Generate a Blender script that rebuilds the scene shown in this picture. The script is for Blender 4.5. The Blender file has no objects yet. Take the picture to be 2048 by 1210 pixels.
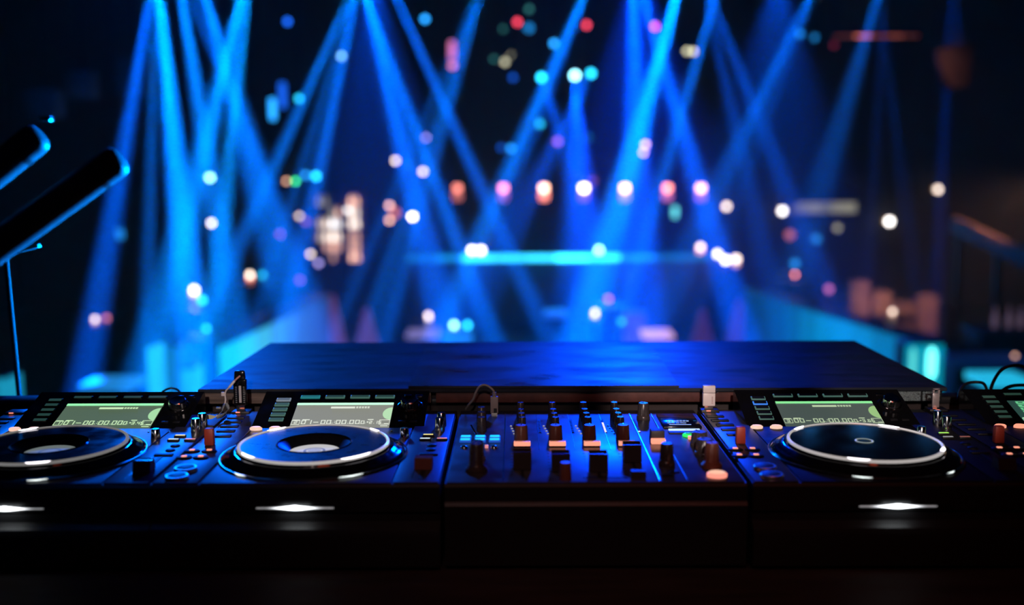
import bpy, bmesh, math, random
from mathutils import Vector, Matrix
random.seed(7)
S = bpy.context.scene
COL = S.collection
R = math.radians
# ------------------------------------------------------------------ camera
F = 2100.0
CH = 2.67                                   # camera height over the club floor
CAMR = Matrix.Rotation(R(0.16), 3, 'Z') @ Matrix.Rotation(R(90 - 7.33), 3, 'X') @ Matrix.Rotation(R(-0.22), 3, 'Z')
cd = bpy.data.cameras.new('camera'); cam = bpy.data.objects.new('camera', cd); COL.objects.link(cam)
M4 = CAMR.to_4x4(); M4.translation = (0, 0, CH); cam.matrix_world = M4
cd.sensor_width = 36; cd.lens = F / 2048 * 36; cd.clip_start = 0.02; cd.clip_end = 100
cd.dof.use_dof = True; cd.dof.focus_distance = 1.45; cd.dof.aperture_fstop = 1.95
S.camera = cam
# ------------------------------------------------------------------ colour management, world, sampling
S.view_settings.view_transform = 'Standard'; S.view_settings.look = 'None'
S.view_settings.exposure = 0.0; S.view_settings.gamma = 1.0; S.view_settings.use_curve_mapping = False
w = bpy.data.worlds.new('world'); S.world = w; w.use_nodes = True
w.node_tree.nodes['Background'].inputs[0].default_value = (0.0, 0.0, 0.002, 1)
w.node_tree.nodes['Background'].inputs[1].default_value = 0.3
cy = S.cycles
cy.max_bounces = 4; cy.diffuse_bounces = 1; cy.glossy_bounces = 2; cy.transmission_bounces = 3
cy.volume_bounces = 0; cy.transparent_max_bounces = 6
cy.sample_clamp_indirect = 2.0; cy.caustics_reflective = False; cy.caustics_refractive = False
cy.use_denoising = True

def at(px, py, Y):                          # point of the photograph's ray that lies Y metres in front of the camera
    d = CAMR @ Vector(((px - 1024) / F, -(py - 605) / F, -1)); t = Y / d.y
    return Vector((0, 0, CH)) + d * t
def atz(px, py, z):
    d = CAMR @ Vector(((px - 1024) / F, -(py - 605) / F, -1)); t = (z - CH) / d.z
    return Vector((0, 0, CH)) + d * t

def light(name, kind, loc, energy, color, **k):
    l = bpy.data.lights.new(name, kind); l.energy = energy; l.color = color
    for a, v in k.items():
        if a not in ('to',): setattr(l, a, v)
    o = bpy.data.objects.new(name, l); COL.objects.link(o); o.location = loc
    if 'to' in k:
        o.rotation_euler = (Vector(k['to']) - Vector(loc)).to_track_quat('-Z', 'Y').to_euler()
    return o
DECK = CH - 0.354                           # top plane of players and mixer
# wide lights: added blue backlights, dim red light of the booth itself, added blue washes
light('added_backlight_center', 'SPOT', (0.9, 8.5, 4.75), 1300, (0.0, 0.05, 1.0), to=(0.01, 1.5, DECK), spot_size=R(10), spot_blend=1.0, shadow_soft_size=0.25)  # unseen, added to boost the blue sheen on board and decks
light('added_backlight_left', 'SPOT', (-2.6, 8.0, 4.7), 800, (0.0, 0.13, 1.0), to=(-0.45, 1.45, DECK), spot_size=R(16), spot_blend=1.0, shadow_soft_size=0.35)  # second unseen backlight, added for the left players
light('red_booth_light', 'SPOT', (0.35, 0.1, 3.5), 7.0, (1.0, 0.13, 0.06), to=(0.2, 1.25, DECK), spot_size=R(52), spot_blend=1.0, shadow_soft_size=0.2)
light('white_booth_light', 'SPOT', (-0.1, 0.15, 3.35), 5, (1.0, 0.72, 0.66), to=(0.12, 1.56, DECK + 0.02), spot_size=R(44), spot_blend=0.8, shadow_soft_size=0.03)
for lx, le in ((-0.435, 55), (0.262, 95), (0.575, 70), (-0.03, 16)):   # unseen spots added to brighten the sticks along the decks' back edge
    light('added_stick_spot', 'SPOT', (lx * 0.3, -0.3, 2.98), le, (1.0, 0.80, 0.76), to=(lx, 1.50, DECK + 0.035), spot_size=R(8.5), spot_blend=0.7, shadow_soft_size=0.012)
for lx, ly, le in ((-1.6, 10.6, 18), (0.6, 9.6, 28), (2.2, 12.0, 18)):  # unseen points added to lift the blue haze near the floor
    light('added_low_wash', 'POINT', (lx, ly, 0.45), le, (0.0, 0.13, 1.0), shadow_soft_size=0.15)
light('blue_side_uplight', 'SPOT', (1.6, 3.8, 1.95), 13000, (0.0, 0.22, 1.0), to=(-0.60, 1.3, CH - .10), spot_size=R(26), spot_blend=0.6, shadow_soft_size=0.1)

# beams of the moving heads: (source px, source py, source Y, target px, target py, target Y, width px at target, strength, green share)
HEADS = [
    ((312, -75, 10.5), [((190, 640, 8.8), 56, .42, .10), ((296, 560, 8.8), 30, .42, .15), ((362, 420, 8.8), 50, 1.1, .15), ((372, 660, 8.6), 36, .22, .20)]),
    ((352, -75, 11.0), [((418, 330, 9.5), 38, .5, .16), ((520, 330, 9.8), 26, .28, .12)]),
    ((395, -60, 11.7), [((455, 150, 10.2), 30, .45, .14)]),
    ((500, -75, 11.0), [((402, 300, 9.4), 34, .5, .18), ((425, 260, 9.6), 26, .5, .18), ((448, 420, 9.2), 34, .62, .22)]),
    ((722, -55, 11.0), [((500, 440, 9.3), 30, .55, .15), ((560, 480, 9.3), 26, .33, .14), ((600, 520, 9.3), 42, .46, .12), ((840, 440, 9.4), 56, .42, .10)]),
    ((712, -60, 11.5), [((965, 620, 9.5), 44, .78, .12)]),
    ((770, -55, 11.5), [((1090, 660, 9.5), 44, .62, .11)]),
    ((975, -60, 11.5), [((740, 640, 9.3), 34, .42, .15), ((700, 590, 9.3), 26, .36, .14), ((800, 560, 9.3), 34, .5, .13)]),
    ((1190, -60, 11.5), [((960, 470, 9.6), 38, .62, .14), ((900, 640, 9.3), 30, .4, .14), ((1010, 420, 9.6), 30, .3, .10)]),
    ((1265, -80, 12.0), [((1276, 460, 9.8), 84, .50, .06), ((1440, 520, 9.6), 60, .62, .08)]),
    ((1372, -75, 12.0), [((1195, 560, 9.5), 78, 1.15, .13)]),
    ((1450, -70, 12.0), [((1300, 440, 9.6), 34, .4, .13), ((1240, 640, 9.2), 34, .3, .12)]),
    ((1400, -60, 12.7), [((1590, 420, 9.8), 44, .20, .09), ((1520, 470, 9.8), 44, .15, .09)]),
    ((1650, -70, 12.0), [((1450, 350, 9.8), 48, .22, .12), ((1500, 330, 9.8), 24, .12, .12)]),
    ((1772, -60, 12.0), [((1640, 380, 9.8), 60, .07, .14), ((1730, 640, 9.4), 36, .03, .10)]),
    ((1750, -60, 12.5), [((1830, 560, 9.4), 38, .03, .10)]),
    ((1905, -70, 11.5), [((1870, 620, 9.2), 40, .04, .08), ((1960, 560, 9.2), 40, .018, .08)]),
    ((1275, -90, 12.8), [((1290, 500, 9.8), 430, .014, .04)]),  # broad faint wash added to tint the haze between the beams
    ((745, -75, 12.4), [((770, 560, 9.8), 400, .010, .07)]),  # another added wash, left of middle
    ((1560, -75, 12.9), [((1530, 520, 9.9), 420, .008, .08)]),  # another added wash, towards the right
    ((1150, 150, 13.0), [((1168, 420, 9.6), 56, .5, .05), ((1130, 640, 9.4), 60, .2, .08)]),
    ((1182, 147, 13.4), [((1090, 330, 10.2), 36, .2, .08)]),
    ((1083, 155, 13.0), [((1130, 300, 10.5), 34, .12, .08)]),
]
BEAM = 560000.0
k = 0
for (sx, sy, sY), fans in HEADS:
    for (tx, ty, tY), wpx, st, g in fans:
        a, b = at(sx, sy, sY), at(tx, ty, tY)
        d = (b - a).length; half = math.atan(wpx * 0.5 * tY / F / d)
        light('beam_light', 'SPOT', a + (b - a).normalized() * 0.12, BEAM * st, (0.0, g, 1.0), to=b, spot_size=half * 2.5, spot_blend=0.75, shadow_soft_size=0.02)

# ------------------------------------------------------------------ materials
MATS = {}
def mat(name, col=(0.02, 0.02, 0.02), rough=0.5, metal=0.0, em=None, es=1.0, bump=0.0, scale=60, var=0.0, coat=0.0, spec=0.5, stretch=None, rvar=0.0):
    if name in MATS: return MATS[name]
    m = bpy.data.materials.new(name); m.use_nodes = True; MATS[name] = m
    nt = m.node_tree; b = nt.nodes['Principled BSDF']
    b.inputs['Base Color'].default_value = (*col, 1); b.inputs['Roughness'].default_value = rough
    b.inputs['Metallic'].default_value = metal; b.inputs['Coat Weight'].default_value = coat
    b.inputs['Specular IOR Level'].default_value = spec
    if em:
        b.inputs['Emission Color'].default_value = (*em, 1); b.inputs['Emission Strength'].default_value = es
        m.cycles.emission_sampling = 'NONE'
    if bump or var or rvar:
        tc = nt.nodes.new('ShaderNodeTexCoord'); mp = nt.nodes.new('ShaderNodeMapping'); n = nt.nodes.new('ShaderNodeTexNoise')
        nt.links.new(tc.outputs['Object'], mp.inputs[0]); nt.links.new(mp.outputs[0], n.inputs['Vector'])
        if stretch: mp.inputs['Scale'].default_value = stretch
        n.inputs['Scale'].default_value = scale; n.inputs['Detail'].default_value = 6
        if bump:
            bp = nt.nodes.new('ShaderNodeBump'); bp.inputs['Strength'].default_value = bump; bp.inputs['Distance'].default_value = 0.002
            nt.links.new(n.outputs['Fac'], bp.inputs['Height']); nt.links.new(bp.outputs[0], b.inputs['Normal'])
        if var:
            r = nt.nodes.new('ShaderNodeValToRGB'); r.color_ramp.elements[0].position = .3; r.color_ramp.elements[1].position = .7
            r.color_ramp.elements[0].color = (*[c * (1 - var) for c in col], 1); r.color_ramp.elements[1].color = (*[min(1, c * (1 + var)) for c in col], 1)
            nt.links.new(n.outputs['Fac'], r.inputs[0]); nt.links.new(r.outputs[0], b.inputs['Base Color'])
        if rvar:
            q = nt.nodes.new('ShaderNodeMapRange'); q.inputs['From Min'].default_value = .3; q.inputs['From Max'].default_value = .7
            q.inputs['To Min'].default_value = max(.05, rough - rvar); q.inputs['To Max'].default_value = rough + rvar
            nt.links.new(n.outputs['Fac'], q.inputs['Value']); nt.links.new(q.outputs[0], b.inputs['Roughness'])
    return m
def glow(name, col, s): return mat(name, (0.05, 0.05, 0.05), 0.4, em=col, es=s)

plastic = mat('black_plastic', (.012, .012, .013), .42, bump=.15, scale=900)
gloss = mat('gloss_black', (.006, .006, .007), .12, rvar=.05, scale=40)
plate = mat('satin_plate', (.13, .135, .14), .38, .75, bump=.05, scale=300, stretch=(1, 12, 1), rvar=.06)
mixplate = mat('mixer_plate', (.13, .135, .145), .34, .7, bump=.06, scale=25, rvar=.08)
chrome = mat('chrome', (.75, .75, .75), .14, 1.0, rvar=.04, scale=50)
darkchrome = mat('dark_chrome', (.25, .25, .26), .22, 1.0, rvar=.04, scale=50)
rubber = mat('knob_rubber', (.03, .026, .026), .48, bump=.1, scale=600)
knobgloss = mat('knob_side', (.05, .04, .04), .28, rvar=.06, scale=200)
slotm = mat('slot_black', (.003, .003, .003), .5, var=.1)
orange = glow('orange_light', (1.0, .34, .22), 1.15)
cream = glow('cream_light', (1.0, .62, .48), 1.0)

# ------------------------------------------------------------------ mesh helpers
class MB:
    def __init__(s): s.bm = bmesh.new()
    def box(s, c, d, rot=None, taper=None, bev=0.0):
        vs = []
        for z in (-.5, .5):
            for x, y in ((-.5, -.5), (.5, -.5), (.5, .5), (-.5, .5)):
                t = taper if (taper and z > 0) else 1
                v = Vector((x * d[0] * t, y * d[1] * t, z * d[2]))
                if rot: v = rot @ v
                vs.append(s.bm.verts.new(v + Vector(c)))
        fs = [s.bm.faces.new([vs[i] for i in f]) for f in ((3, 2, 1, 0), (4, 5, 6, 7), (0, 1, 5, 4), (1, 2, 6, 5), (2, 3, 7, 6), (3, 0, 4, 7))]
        if bev:
            es = list({e for f in fs for e in f.edges})
            bmesh.ops.bevel(s.bm, geom=es, offset=bev, segments=2, affect='EDGES', profile=.5)
        return s
    def lathe(s, prof, c=(0, 0, 0), n=24, sx=1, sy=1, scal=None, rot=None, capb=True, capt=True):
        rings = []
        for i, (r, z) in enumerate(prof):
            ring = []
            for j in range(n):
                a = 2 * math.pi * j / n
                rr = r * (1 + (scal[1] * math.cos(a * scal[0]) if scal and i in scal[2] else 0))
                v = Vector((rr * math.cos(a) * sx, rr * math.sin(a) * sy, z))
                if rot: v = rot @ v
                ring.append(s.bm.verts.new(v + Vector(c)))
            rings.append(ring)
        for a, b in zip(rings, rings[1:]):
            for j in range(n): s.bm.faces.new((a[j], a[(j + 1) % n], b[(j + 1) % n], b[j]))
        if capb and prof[0][0] > 1e-6: s.bm.faces.new(rings[0][::-1])
        if capt and prof[-1][0] > 1e-6: s.bm.faces.new(rings[-1])
        return s
    def tube(s, pts, r, n=8, r2=None):
        pts = [Vector(p) for p in pts]; prev = None; up = Vector((0, 0, 1)); rings = []
        for i, p in enumerate(pts):
            t = (pts[min(i + 1, len(pts) - 1)] - pts[max(i - 1, 0)]).normalized()
            if abs(t.dot(up)) > .95: up = Vector((1, 0, 0))
            u = t.cross(up).normalized(); v = t.cross(u); up = u.cross(t) * 1.0
            rr = r if r2 is None else r + (r2 - r) * i / (len(pts) - 1)
            rings.append([s.bm.verts.new(p + (u * math.cos(2 * math.pi * j / n) + v * math.sin(2 * math.pi * j / n)) * rr) for j in range(n)])
        for a, b in zip(rings, rings[1:]):
            for j in range(n): s.bm.faces.new((a[j], a[(j + 1) % n], b[(j + 1) % n], b[j]))
        s.bm.faces.new(rings[0][::-1]); s.bm.faces.new(rings[-1])
        return s
    def prism(s, poly, x0, x1):              # polygon in (y, z) pulled along x
        a = [s.bm.verts.new((x0, y, z)) for y, z in poly]; b = [s.bm.verts.new((x1, y, z)) for y, z in poly]
        n = len(poly)
        for j in range(n): s.bm.faces.new((a[j], a[(j + 1) % n], b[(j + 1) % n], b[j]))
        s.bm.faces.new(a[::-1]); s.bm.faces.new(b)
        return s
    def mesh(s, name, smooth=True, autos=40):
        bmesh.ops.recalc_face_normals(s.bm, faces=s.bm.faces)
        me = bpy.data.meshes.new(name)
        if smooth:
            for f in s.bm.faces: f.smooth = True
            for e in s.bm.edges:
                if len(e.link_faces) == 2 and e.calc_face_angle(0) > R(autos): e.smooth = False
        s.bm.to_mesh(me); s.bm.free(); return me
CACHE = {}
def put(name, me, m, parent=None, loc=(0, 0, 0), rot=None, mw=None):
    if m and not me.materials: me.materials.append(m)
    o = bpy.data.objects.new(name, me); COL.objects.link(o); o.parent = parent; o.location = loc
    if rot: o.rotation_euler = rot
    if m and me.materials[0] != m:
        o.material_slots[0].link = 'OBJECT'; o.material_slots[0].material = m
    return o
def shared(key, f):
    if key not in CACHE: CACHE[key] = f()
    return CACHE[key]
def thing(name, label, cat, loc=(0, 0, 0), group=None, rz=0):
    o = bpy.data.objects.new(name, None); COL.objects.link(o); o.location = loc; o.rotation_euler = (0, 0, rz)
    o.empty_display_size = .05
    o['label'] = label; o['category'] = cat
    if group: o['group'] = group
    return o
def tag(o, label, cat, group=None):
    o['label'] = label; o['category'] = cat
    if group: o['group'] = group
    return o
def struct(o, label=None):
    o['kind'] = 'structure'
    if label: o['label'] = label
    return o
def text(body, size, m, parent, loc, rot, align='LEFT', name='screen_text', sx=1.0, ext=0.0):
    c = bpy.data.curves.new(name, 'FONT'); c.body = body; c.size = size; c.align_x = align; c.resolution_u = 2; c.extrude = ext
    o_ = bpy.data.objects.new(name, c); COL.objects.link(o_)
    me = bpy.data.meshes.new_from_object(o_.evaluated_get(bpy.context.evaluated_depsgraph_get())); bpy.data.objects.remove(o_); me.materials.clear(); me.materials.append(m)
    o = bpy.data.objects.new(name, me); COL.objects.link(o); o.parent = parent; o.location = loc; o.rotation_euler = rot; o.scale = (sx, 1, 1)
    return o

SEG = {'0': 'abcdef', '1': 'bc', '2': 'abged', '3': 'abgcd', '4': 'fgbc', '5': 'afgcd', '6': 'afgedc', '7': 'abc', '8': 'abcdefg', '9': 'abcfgd'}
def digits(body, hgt, m, parent, x, y, z, wd=None, name='screen_digits'):
    mb = MB(); wd = wd or hgt * .56; th = hgt * .13; cx = x
    for ch in body:
        if ch == ':':
            for q in (.28, .72): mb.box((cx + th, y + hgt * q, z), (th, th, .0003))
            cx += th * 3
        elif ch == '.':
            mb.box((cx + th, y + th / 2, z), (th, th, .0003)); cx += th * 3
        elif ch == ' ': cx += wd * .6
        else:
            P_ = {'a': (wd / 2, hgt, 0), 'g': (wd / 2, hgt / 2, 0), 'd': (wd / 2, 0, 0), 'f': (0, hgt * .75, 1), 'b': (wd, hgt * .75, 1), 'e': (0, hgt * .25, 1), 'c': (wd, hgt * .25, 1)}
            for g_ in SEG[ch]:
                px_, py_, v_ = P_[g_]
                mb.box((cx + px_, y + py_, z), ((th, hgt / 2 + th, .0003) if v_ else (wd + th, th, .0003)))
            cx += wd + th * 2.6
    return put(name, mb.mesh(name, False), m, parent)

# ------------------------------------------------------------------ room
WX0, WX1, WY1, WZ = -9.5, 9.5, 20.0, 6.0
darkwall = mat('dark_wall', (.014, .015, .018), .8, bump=.2, scale=4, var=.3)
floorm = mat('dark_floor', (.012, .013, .015), .35, bump=.05, scale=5, rvar=.1)
struct(put('floor', MB().box((0, 9, -.05), (19.4, 24, .1)).mesh('floor'), floorm), 'dark polished dance floor')
struct(put('ceiling', MB().box((0, 9, WZ + .05), (19.4, 24, .1)).mesh('ceiling'), mat('ceiling_black', (.01, .01, .012), .9, var=.3, scale=2)))
struct(put('wall_back', MB().box((0, WY1 + .1, WZ / 2), (19.4, .2, WZ)).mesh('wall_back'), darkwall))
struct(put('wall_left', MB().box((WX0 - .1, 9, WZ / 2), (.2, 24, WZ)).mesh('wall_left'), darkwall))
struct(put('wall_right', MB().box((WX1 + .1, 9, WZ / 2), (.2, 24, WZ)).mesh('wall_right'), darkwall))
struct(put('wall_front', MB().box((0, -3.1, WZ / 2), (19.4, .2, WZ)).mesh('wall_front'), darkwall))
# haze: one thin smoke volume over the dance floor, lit by the lamps
hz = bpy.data.materials.new('haze'); hz.use_nodes = True; nt = hz.node_tree; nt.nodes.clear()
ou = nt.nodes.new('ShaderNodeOutputMaterial'); vs = nt.nodes.new('ShaderNodeVolumeScatter')
vs.inputs['Density'].default_value = 0.02; vs.inputs['Anisotropy'].default_value = 0.0; vs.inputs['Color'].default_value = (1, 1, 1, 1)
nt.links.new(vs.outputs[0], ou.inputs['Volume']); hz.cycles.homogeneous_volume = True
h = put('haze', MB().box((0, 11.9, 2.99), (18.9, 15.8, 5.9)).mesh('haze', False), hz); h['kind'] = 'stuff'; tag(h, 'thin theatrical smoke over the dance floor showing the beams', 'haze')

# ------------------------------------------------------------------ DJ booth
TT = DECK - 0.10                            # table top under the players
struct(put('booth_floor', MB().box((0, .2, .61), (6, 4.3, 1.22), bev=.01).mesh('booth_floor'), floorm), 'raised floor of the booth')
deskwood = mat('desk_black', (.022, .012, .010), .7, bump=.25, scale=50, stretch=(.2, 1, 1), var=.35, rvar=.1)
t = thing('booth_table', 'black wooden booth table carrying the players and the mixer', 'table', (0, 1.3, 1.22))
put('table_top', MB().box((.09, -.02, TT - 1.22 - .02), (2.7, .62, .04), bev=.004).mesh('table_top'), deskwood, t)
put('front_panel', MB().box((.09, -.18, (TT - 1.22 - .04) / 2), (2.6, .02, TT - 1.26)).mesh('front_panel'), deskwood, t)
for sx in (-1.18, 1.36):
    put('side_panel', shared('sidep', lambda: MB().box((0, 0, 0), (.03, .34, TT - 1.26)).mesh('side_panel')), deskwood, t, (sx, .0, (TT - 1.26) / 2))
PT = CH - .353                              # top of the rail behind the players
t = thing('booth_rail', 'low black rail closing the back of the booth table', 'rail', (0, 1.605, 1.22))
put('rail_board', MB().box((.09, 0, (PT - 1.22) / 2 - .003), (3.4, .022, PT - 1.22 - .006), bev=.003).mesh('rail_board'), deskwood, t)
put('rail_cap', MB().box((.09, 0, PT - 1.22 - .006), (3.4, .034, .012), bev=.004).mesh('rail_cap'), plastic, t)
for sx in (-.35, .55):
    put('bracket', shared('brk', lambda: MB().box((0, 0, 0), (.04, .34, .03)).mesh('bracket')), deskwood, t, (sx, .18, PT - 1.22 - .017))

# wooden platform behind the players
ST = CH - .330
sl = mat('slab_paint', (.025, .03, .04), .42, spec=.10, bump=.25, scale=9, stretch=(1, 3, 1), var=.4, rvar=.13)
rawwood = mat('raw_edge', (.15, .11, .09), .7, bump=.6, scale=60, stretch=(.15, 1, 3), var=.5)
t = thing('wooden_platform', 'wide dark painted wooden board behind the players, scuffed top', 'board', (.09, 1.552, ST))
def slab_top():
    m = MB(); pts = [(-.569, 0), (.559, -.004), (.559, .43), (-.558, .425)]
    a = [m.bm.verts.new((x, y, 0)) for x, y in pts]; b = [m.bm.verts.new((x, y, -.006)) for x, y in pts]
    m.bm.faces.new(a); m.bm.faces.new(b[::-1])
    for i in range(4): m.bm.faces.new((a[i], b[i], b[(i + 1) % 4], a[(i + 1) % 4]))
    bmesh.ops.bevel(m.bm, geom=list(m.bm.edges), offset=.0012, segments=1, affect='EDGES')
    return m.mesh('top_board', False)
put('top_board', slab_top(), sl, t)
put('edge_strip', MB().box((-.39, .012, -.0145), (.345, .018, .017), bev=.001).mesh('edge_strip'), rawwood, t)['label'] = 'worn raw wood edge'
put('edge_strip', MB().box((.02, .014, -.0145), (.46, .018, .017), bev=.001).mesh('edge_strip'), mat('brown_edge', (.09, .028, .022), .6, bump=.4, scale=60, var=.3), t)
put('edge_strip', MB().box((.405, .014, -.0145), (.30, .018, .017), bev=.001).mesh('edge_strip'), plastic, t)
foil = mat('glitter_tape', (.35, .45, .45), .35, .9, bump=1.0, scale=900, var=.6, rvar=.2)
for x, ww in ((.425, .055), (.504, .034), (.537, .026)):
    put('glitter_tape', MB().box((x, .002, -.014), (ww, .003, .015), bev=.0005).mesh('glitter_tape'), foil, t)
put('underboard', MB().box((0, .22, -.0195), (1.06, .38, .005)).mesh('underboard'), deskwood, t)
# thin loose sheet lying on the platform
a0, a1, a2, a3 = [atz(px, py, ST + .004) for px, py in ((817, 772), (1358, 771), (1305, 692), (851, 695))]
def sheet():
    m = MB(); c = Vector((a0.x + .25, a0.y + .15, ST))
    top = [m.bm.verts.new(p - c) for p in (a0, a1, a2, a3)]; bot = [m.bm.verts.new(Vector((p.x, p.y, ST + .0005)) - c) for p in (a0, a1, a2, a3)]
    m.bm.faces.new(top); m.bm.faces.new(bot[::-1])
    for i in range(4): m.bm.faces.new((top[i], bot[i], bot[(i + 1) % 4], top[(i + 1) % 4]))
    return m.mesh('loose_sheet', False), c
me, c = sheet()
tag(put('loose_sheet', me, mat('sheet_paint', (.03, .035, .045), .38, spec=.14, bump=.22, scale=7, stretch=(1, 2.2, 1), rvar=.16, var=.4), None, c), 'thin dark sheet lying flat on the middle of the wooden board', 'sheet')

# ------------------------------------------------------------------ players
TA = R(17.9); CT, SN = math.cos(TA), math.sin(TA)
PY0 = .258
def tp(x, s, h=0.0):                        # a point on the tilted display panel
    return (x, PY0 + s * CT - h * SN, s * SN + h * CT)
TROT = (TA, 0, 0)
def pill(wd, dp, ht, b=.25, seg=2):
    return MB().box((0, 0, ht / 2), (wd, dp, ht), bev=min(wd, dp, ht) * b)
def ringmesh(r0, r1, z, hgt, n=32):
    return MB().lathe([(r0, z), (r1, z), (r1, z + hgt), (r0, z + hgt)], n=n, capb=False, capt=False)
def knob_mesh(r, hgt, skirt=0, flutes=12):
    pr = []
    if skirt: pr += [(skirt, 0), (skirt, hgt * .12), (r * 1.1, hgt * .22)]
    else: pr += [(r * 1.08, 0), (r * 1.08, hgt * .08)]
    k0 = len(pr)
    pr += [(r, hgt * .25), (r * .9, hgt * .93), (r * .78, hgt)]
    return MB().lathe(pr, n=24, scal=(flutes, .05, (k0, k0 + 1)) if flutes else None).mesh('knob')

ringm = mat('ring_metal', (.6, .62, .62), .38, 1.0, rvar=.06, scale=60)
def player(label, loc, P):
    t = thing('media_player', label, 'media player', loc, 'players on the booth table')
    body = MB()
    body.prism([(0, -.003), (.003, 0), (.362, 0), (.368, -.006), (.368, -.094), (-.006, -.094), (-.008, -.058), (-.006, -.050), (.004, -.044), (.004, -.034), (0, -.031), (0, -.0035)], -.1635, .1635)
    put('body', body.mesh('body', True, 25), plastic, t)
    pl = plate if P['blue'] else mat('satin_shaded', (.012, .012, .014), .6, 0, spec=.15, rvar=.05)  # shaded copy of the plate for players outside the blue light
    # top plates, left strip, right strip and the field round the wheel
    put('top_plate', MB().box((0, .130, .0008), (.216, .252, .0016), bev=.0004).mesh('top_plate'), pl, t)
    put('side_plate', MB().box((-.1363, .178, .0012), (.051, .350, .0024), bev=.0008).mesh('side_plate'), plate if P['no'] != '4' else pl, t)
    put('side_plate', MB().box((.1363, .168, .0012), (.051, .330, .0024), bev=.0008).mesh('side_plate'), pl, t)
    # feet
    for fx in (-.13, .13):
        for fy in (.04, .33):
            put('foot', shared('pfoot', lambda: MB().lathe([(.014, -.1), (.016, -.094)], n=16).mesh('foot')), rubber, t, (fx, fy, 0))
    # tilted glass panel
    top = .100
    put('display_panel', MB().prism([(PY0, .0016), (PY0 + top * CT, top * SN + .001), (PY0 + top * CT + .004, top * SN - .004), (PY0 + top * CT + .004, .0)], -.113, .124).mesh('display_panel', False), gloss, t)
    sc = put('screen', MB().box((.0075, .0335, .0), (.137, .066, .0012), bev=.0003).mesh('screen', False), P['scr'], t, tp(0, 0, .0012), TROT)
    hd = P['head']
    def flat(x, s, wd, hh, m, name='screen_bar', z=.0010):
        return put(name, MB().box((x, s, z), (wd, hh, .0004)).mesh(name, False), m, sc)
    ink = P['ink']
    if not P.get('list'):
        flat(.0075, .0625, .137, .0052, hd)
        flat(.0055, .0525, .034, .0042, ink)
        for i in range(5): flat(.0255 + i * .004, .0540, .003, .0012, ink); flat(.0255 + i * .004, .0515, .0028, .0012, ink)
        d = MB(); n = 16; cx, cyy = .076, .036
        vsx = [d.bm.verts.new((cx - .0125 * math.sin(math.pi * i / n), cyy + .0165 * math.cos(math.pi * i / n), .001)) for i in range(n + 1)]
        d.bm.faces.new(vsx[::-1]); put('screen_dial', d.mesh('screen_dial', False), P['dial'], sc)
    else:
        for i in range(5): flat(.012, .060 - i * .0085, .126, .0062, hd)
        for i in range(5):
            for j in range(12): flat(-.045 + j * .0095 + (i % 2) * .002, .060 - i * .0085, .0062, .0018, P['scr'], z=.0014)
    def outline(x0, x1, y0, y1):
        for a in ((x0, x1, y0, y0), (x0, x1, y1, y1), (x0, x0, y0, y1), (x1, x1, y0, y1)):
            flat((a[0] + a[1]) / 2, (a[2] + a[3]) / 2, abs(a[1] - a[0]) + .0005, abs(a[3] - a[2]) + .0006, ink, 'screen_line')
    outline(-.060, -.049, .0078, .018); flat(-.0545, .019, .010, .0016, ink)
    digits(P['no'], .0058, ink, sc, -.0560, .0100, .0012)
    digits(P['track'], .0088, ink, sc, -.0460, .0092, .0012); flat(-.041, .020, .010, .0014, ink)
    if not P.get('list'):
        flat(-.0265, .0135, .007, .001, ink)
        digits('00', .0088, ink, sc, -.0190, .0092, .0012); text('M', .0042, ink, sc, (-.0058, .0088, .0012), (0, 0, 0))
        digits(':00', .0088, ink, sc, -.0015, .0092, .0012); text('S', .0042, ink, sc, (.0142, .0088, .0012), (0, 0, 0))
        digits('.00', .0088, ink, sc, .0172, .0092, .0012); digits('.0', .0070, ink, sc, .0335, .0092, .0012); text('F', .0042, ink, sc, (.0408, .0088, .0012), (0, 0, 0))
        flat(.0450, .0135, .0022, .0022, ink); flat(.0485, .020, .008, .0014, ink)
        digits(P['tempo'], .0062, ink, sc, .0478, .0094, .0012, wd=.0030)
        outline(.0612, .0752, .0078, .019); flat(.0710, .009, .006, .0012, ink); flat(.0685, .0035, .010, .0012, ink)
    # buttons around the screen
    for i, x in enumerate((-.046, -.0103, .0257, .0615)):
        b = put('display_button', shared('dbtn', lambda: MB().box((0, 0, .001), (.028, .0075, .002), bev=.0007).mesh('display_button')), P['top'][i][0], t, tp(x, .083, .0006), TROT)
        put('button_face', shared('dbtnf', lambda: MB().box((0, 0, .0022), (.0245, .005, .0006)).mesh('button_face')), P['top'][i][1], b)
    for i, s in enumerate((.0755, .062, .0485, .035, .0215)):
        b = put('side_button', shared('sbtn', lambda: MB().box((0, 0, .001), (.0205, .0085, .002), bev=.0007).mesh('side_button')), P['left'][i][0], t, tp(-.083, s, .0006), TROT)
        put('button_face', shared('sbtnf', lambda: MB().box((0, 0, .0022), (.0175, .0058, .0006)).mesh('button_face')), P['left'][i][1], b)
    rk = put('browse_knob', shared('bknob', lambda: MB().lathe([(.0135, 0), (.0135, .003), (.0118, .004), (.0118, .0125), (.0105, .014), (.004, .0135)], n=36, scal=(18, .05, (2, 3))).mesh('browse_knob')), P['rot'], t, tp(.100, .054, .0006), TROT)
    put('knob_ring', shared('bring', lambda: MB().lathe([(.0185, 0), (.0185, .0025), (.0165, .0035), (.0145, .0035), (.0145, 0)], n=36, capb=False, capt=False).mesh('knob_ring')), gloss, rk)
    for x in (.092, .108):
        put('panel_button', shared('pbtn', lambda: MB().box((0, 0, .0008), (.010, .004, .0016), bev=.0005).mesh('panel_button')), plastic, t, tp(x, .016, .0006), TROT)
        put('panel_button', CACHE['pbtn'], darkchrome, t, tp(x + .002, .086, .0006), TROT)
    # jog wheel
    cx, cyy = 0, .120
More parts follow.
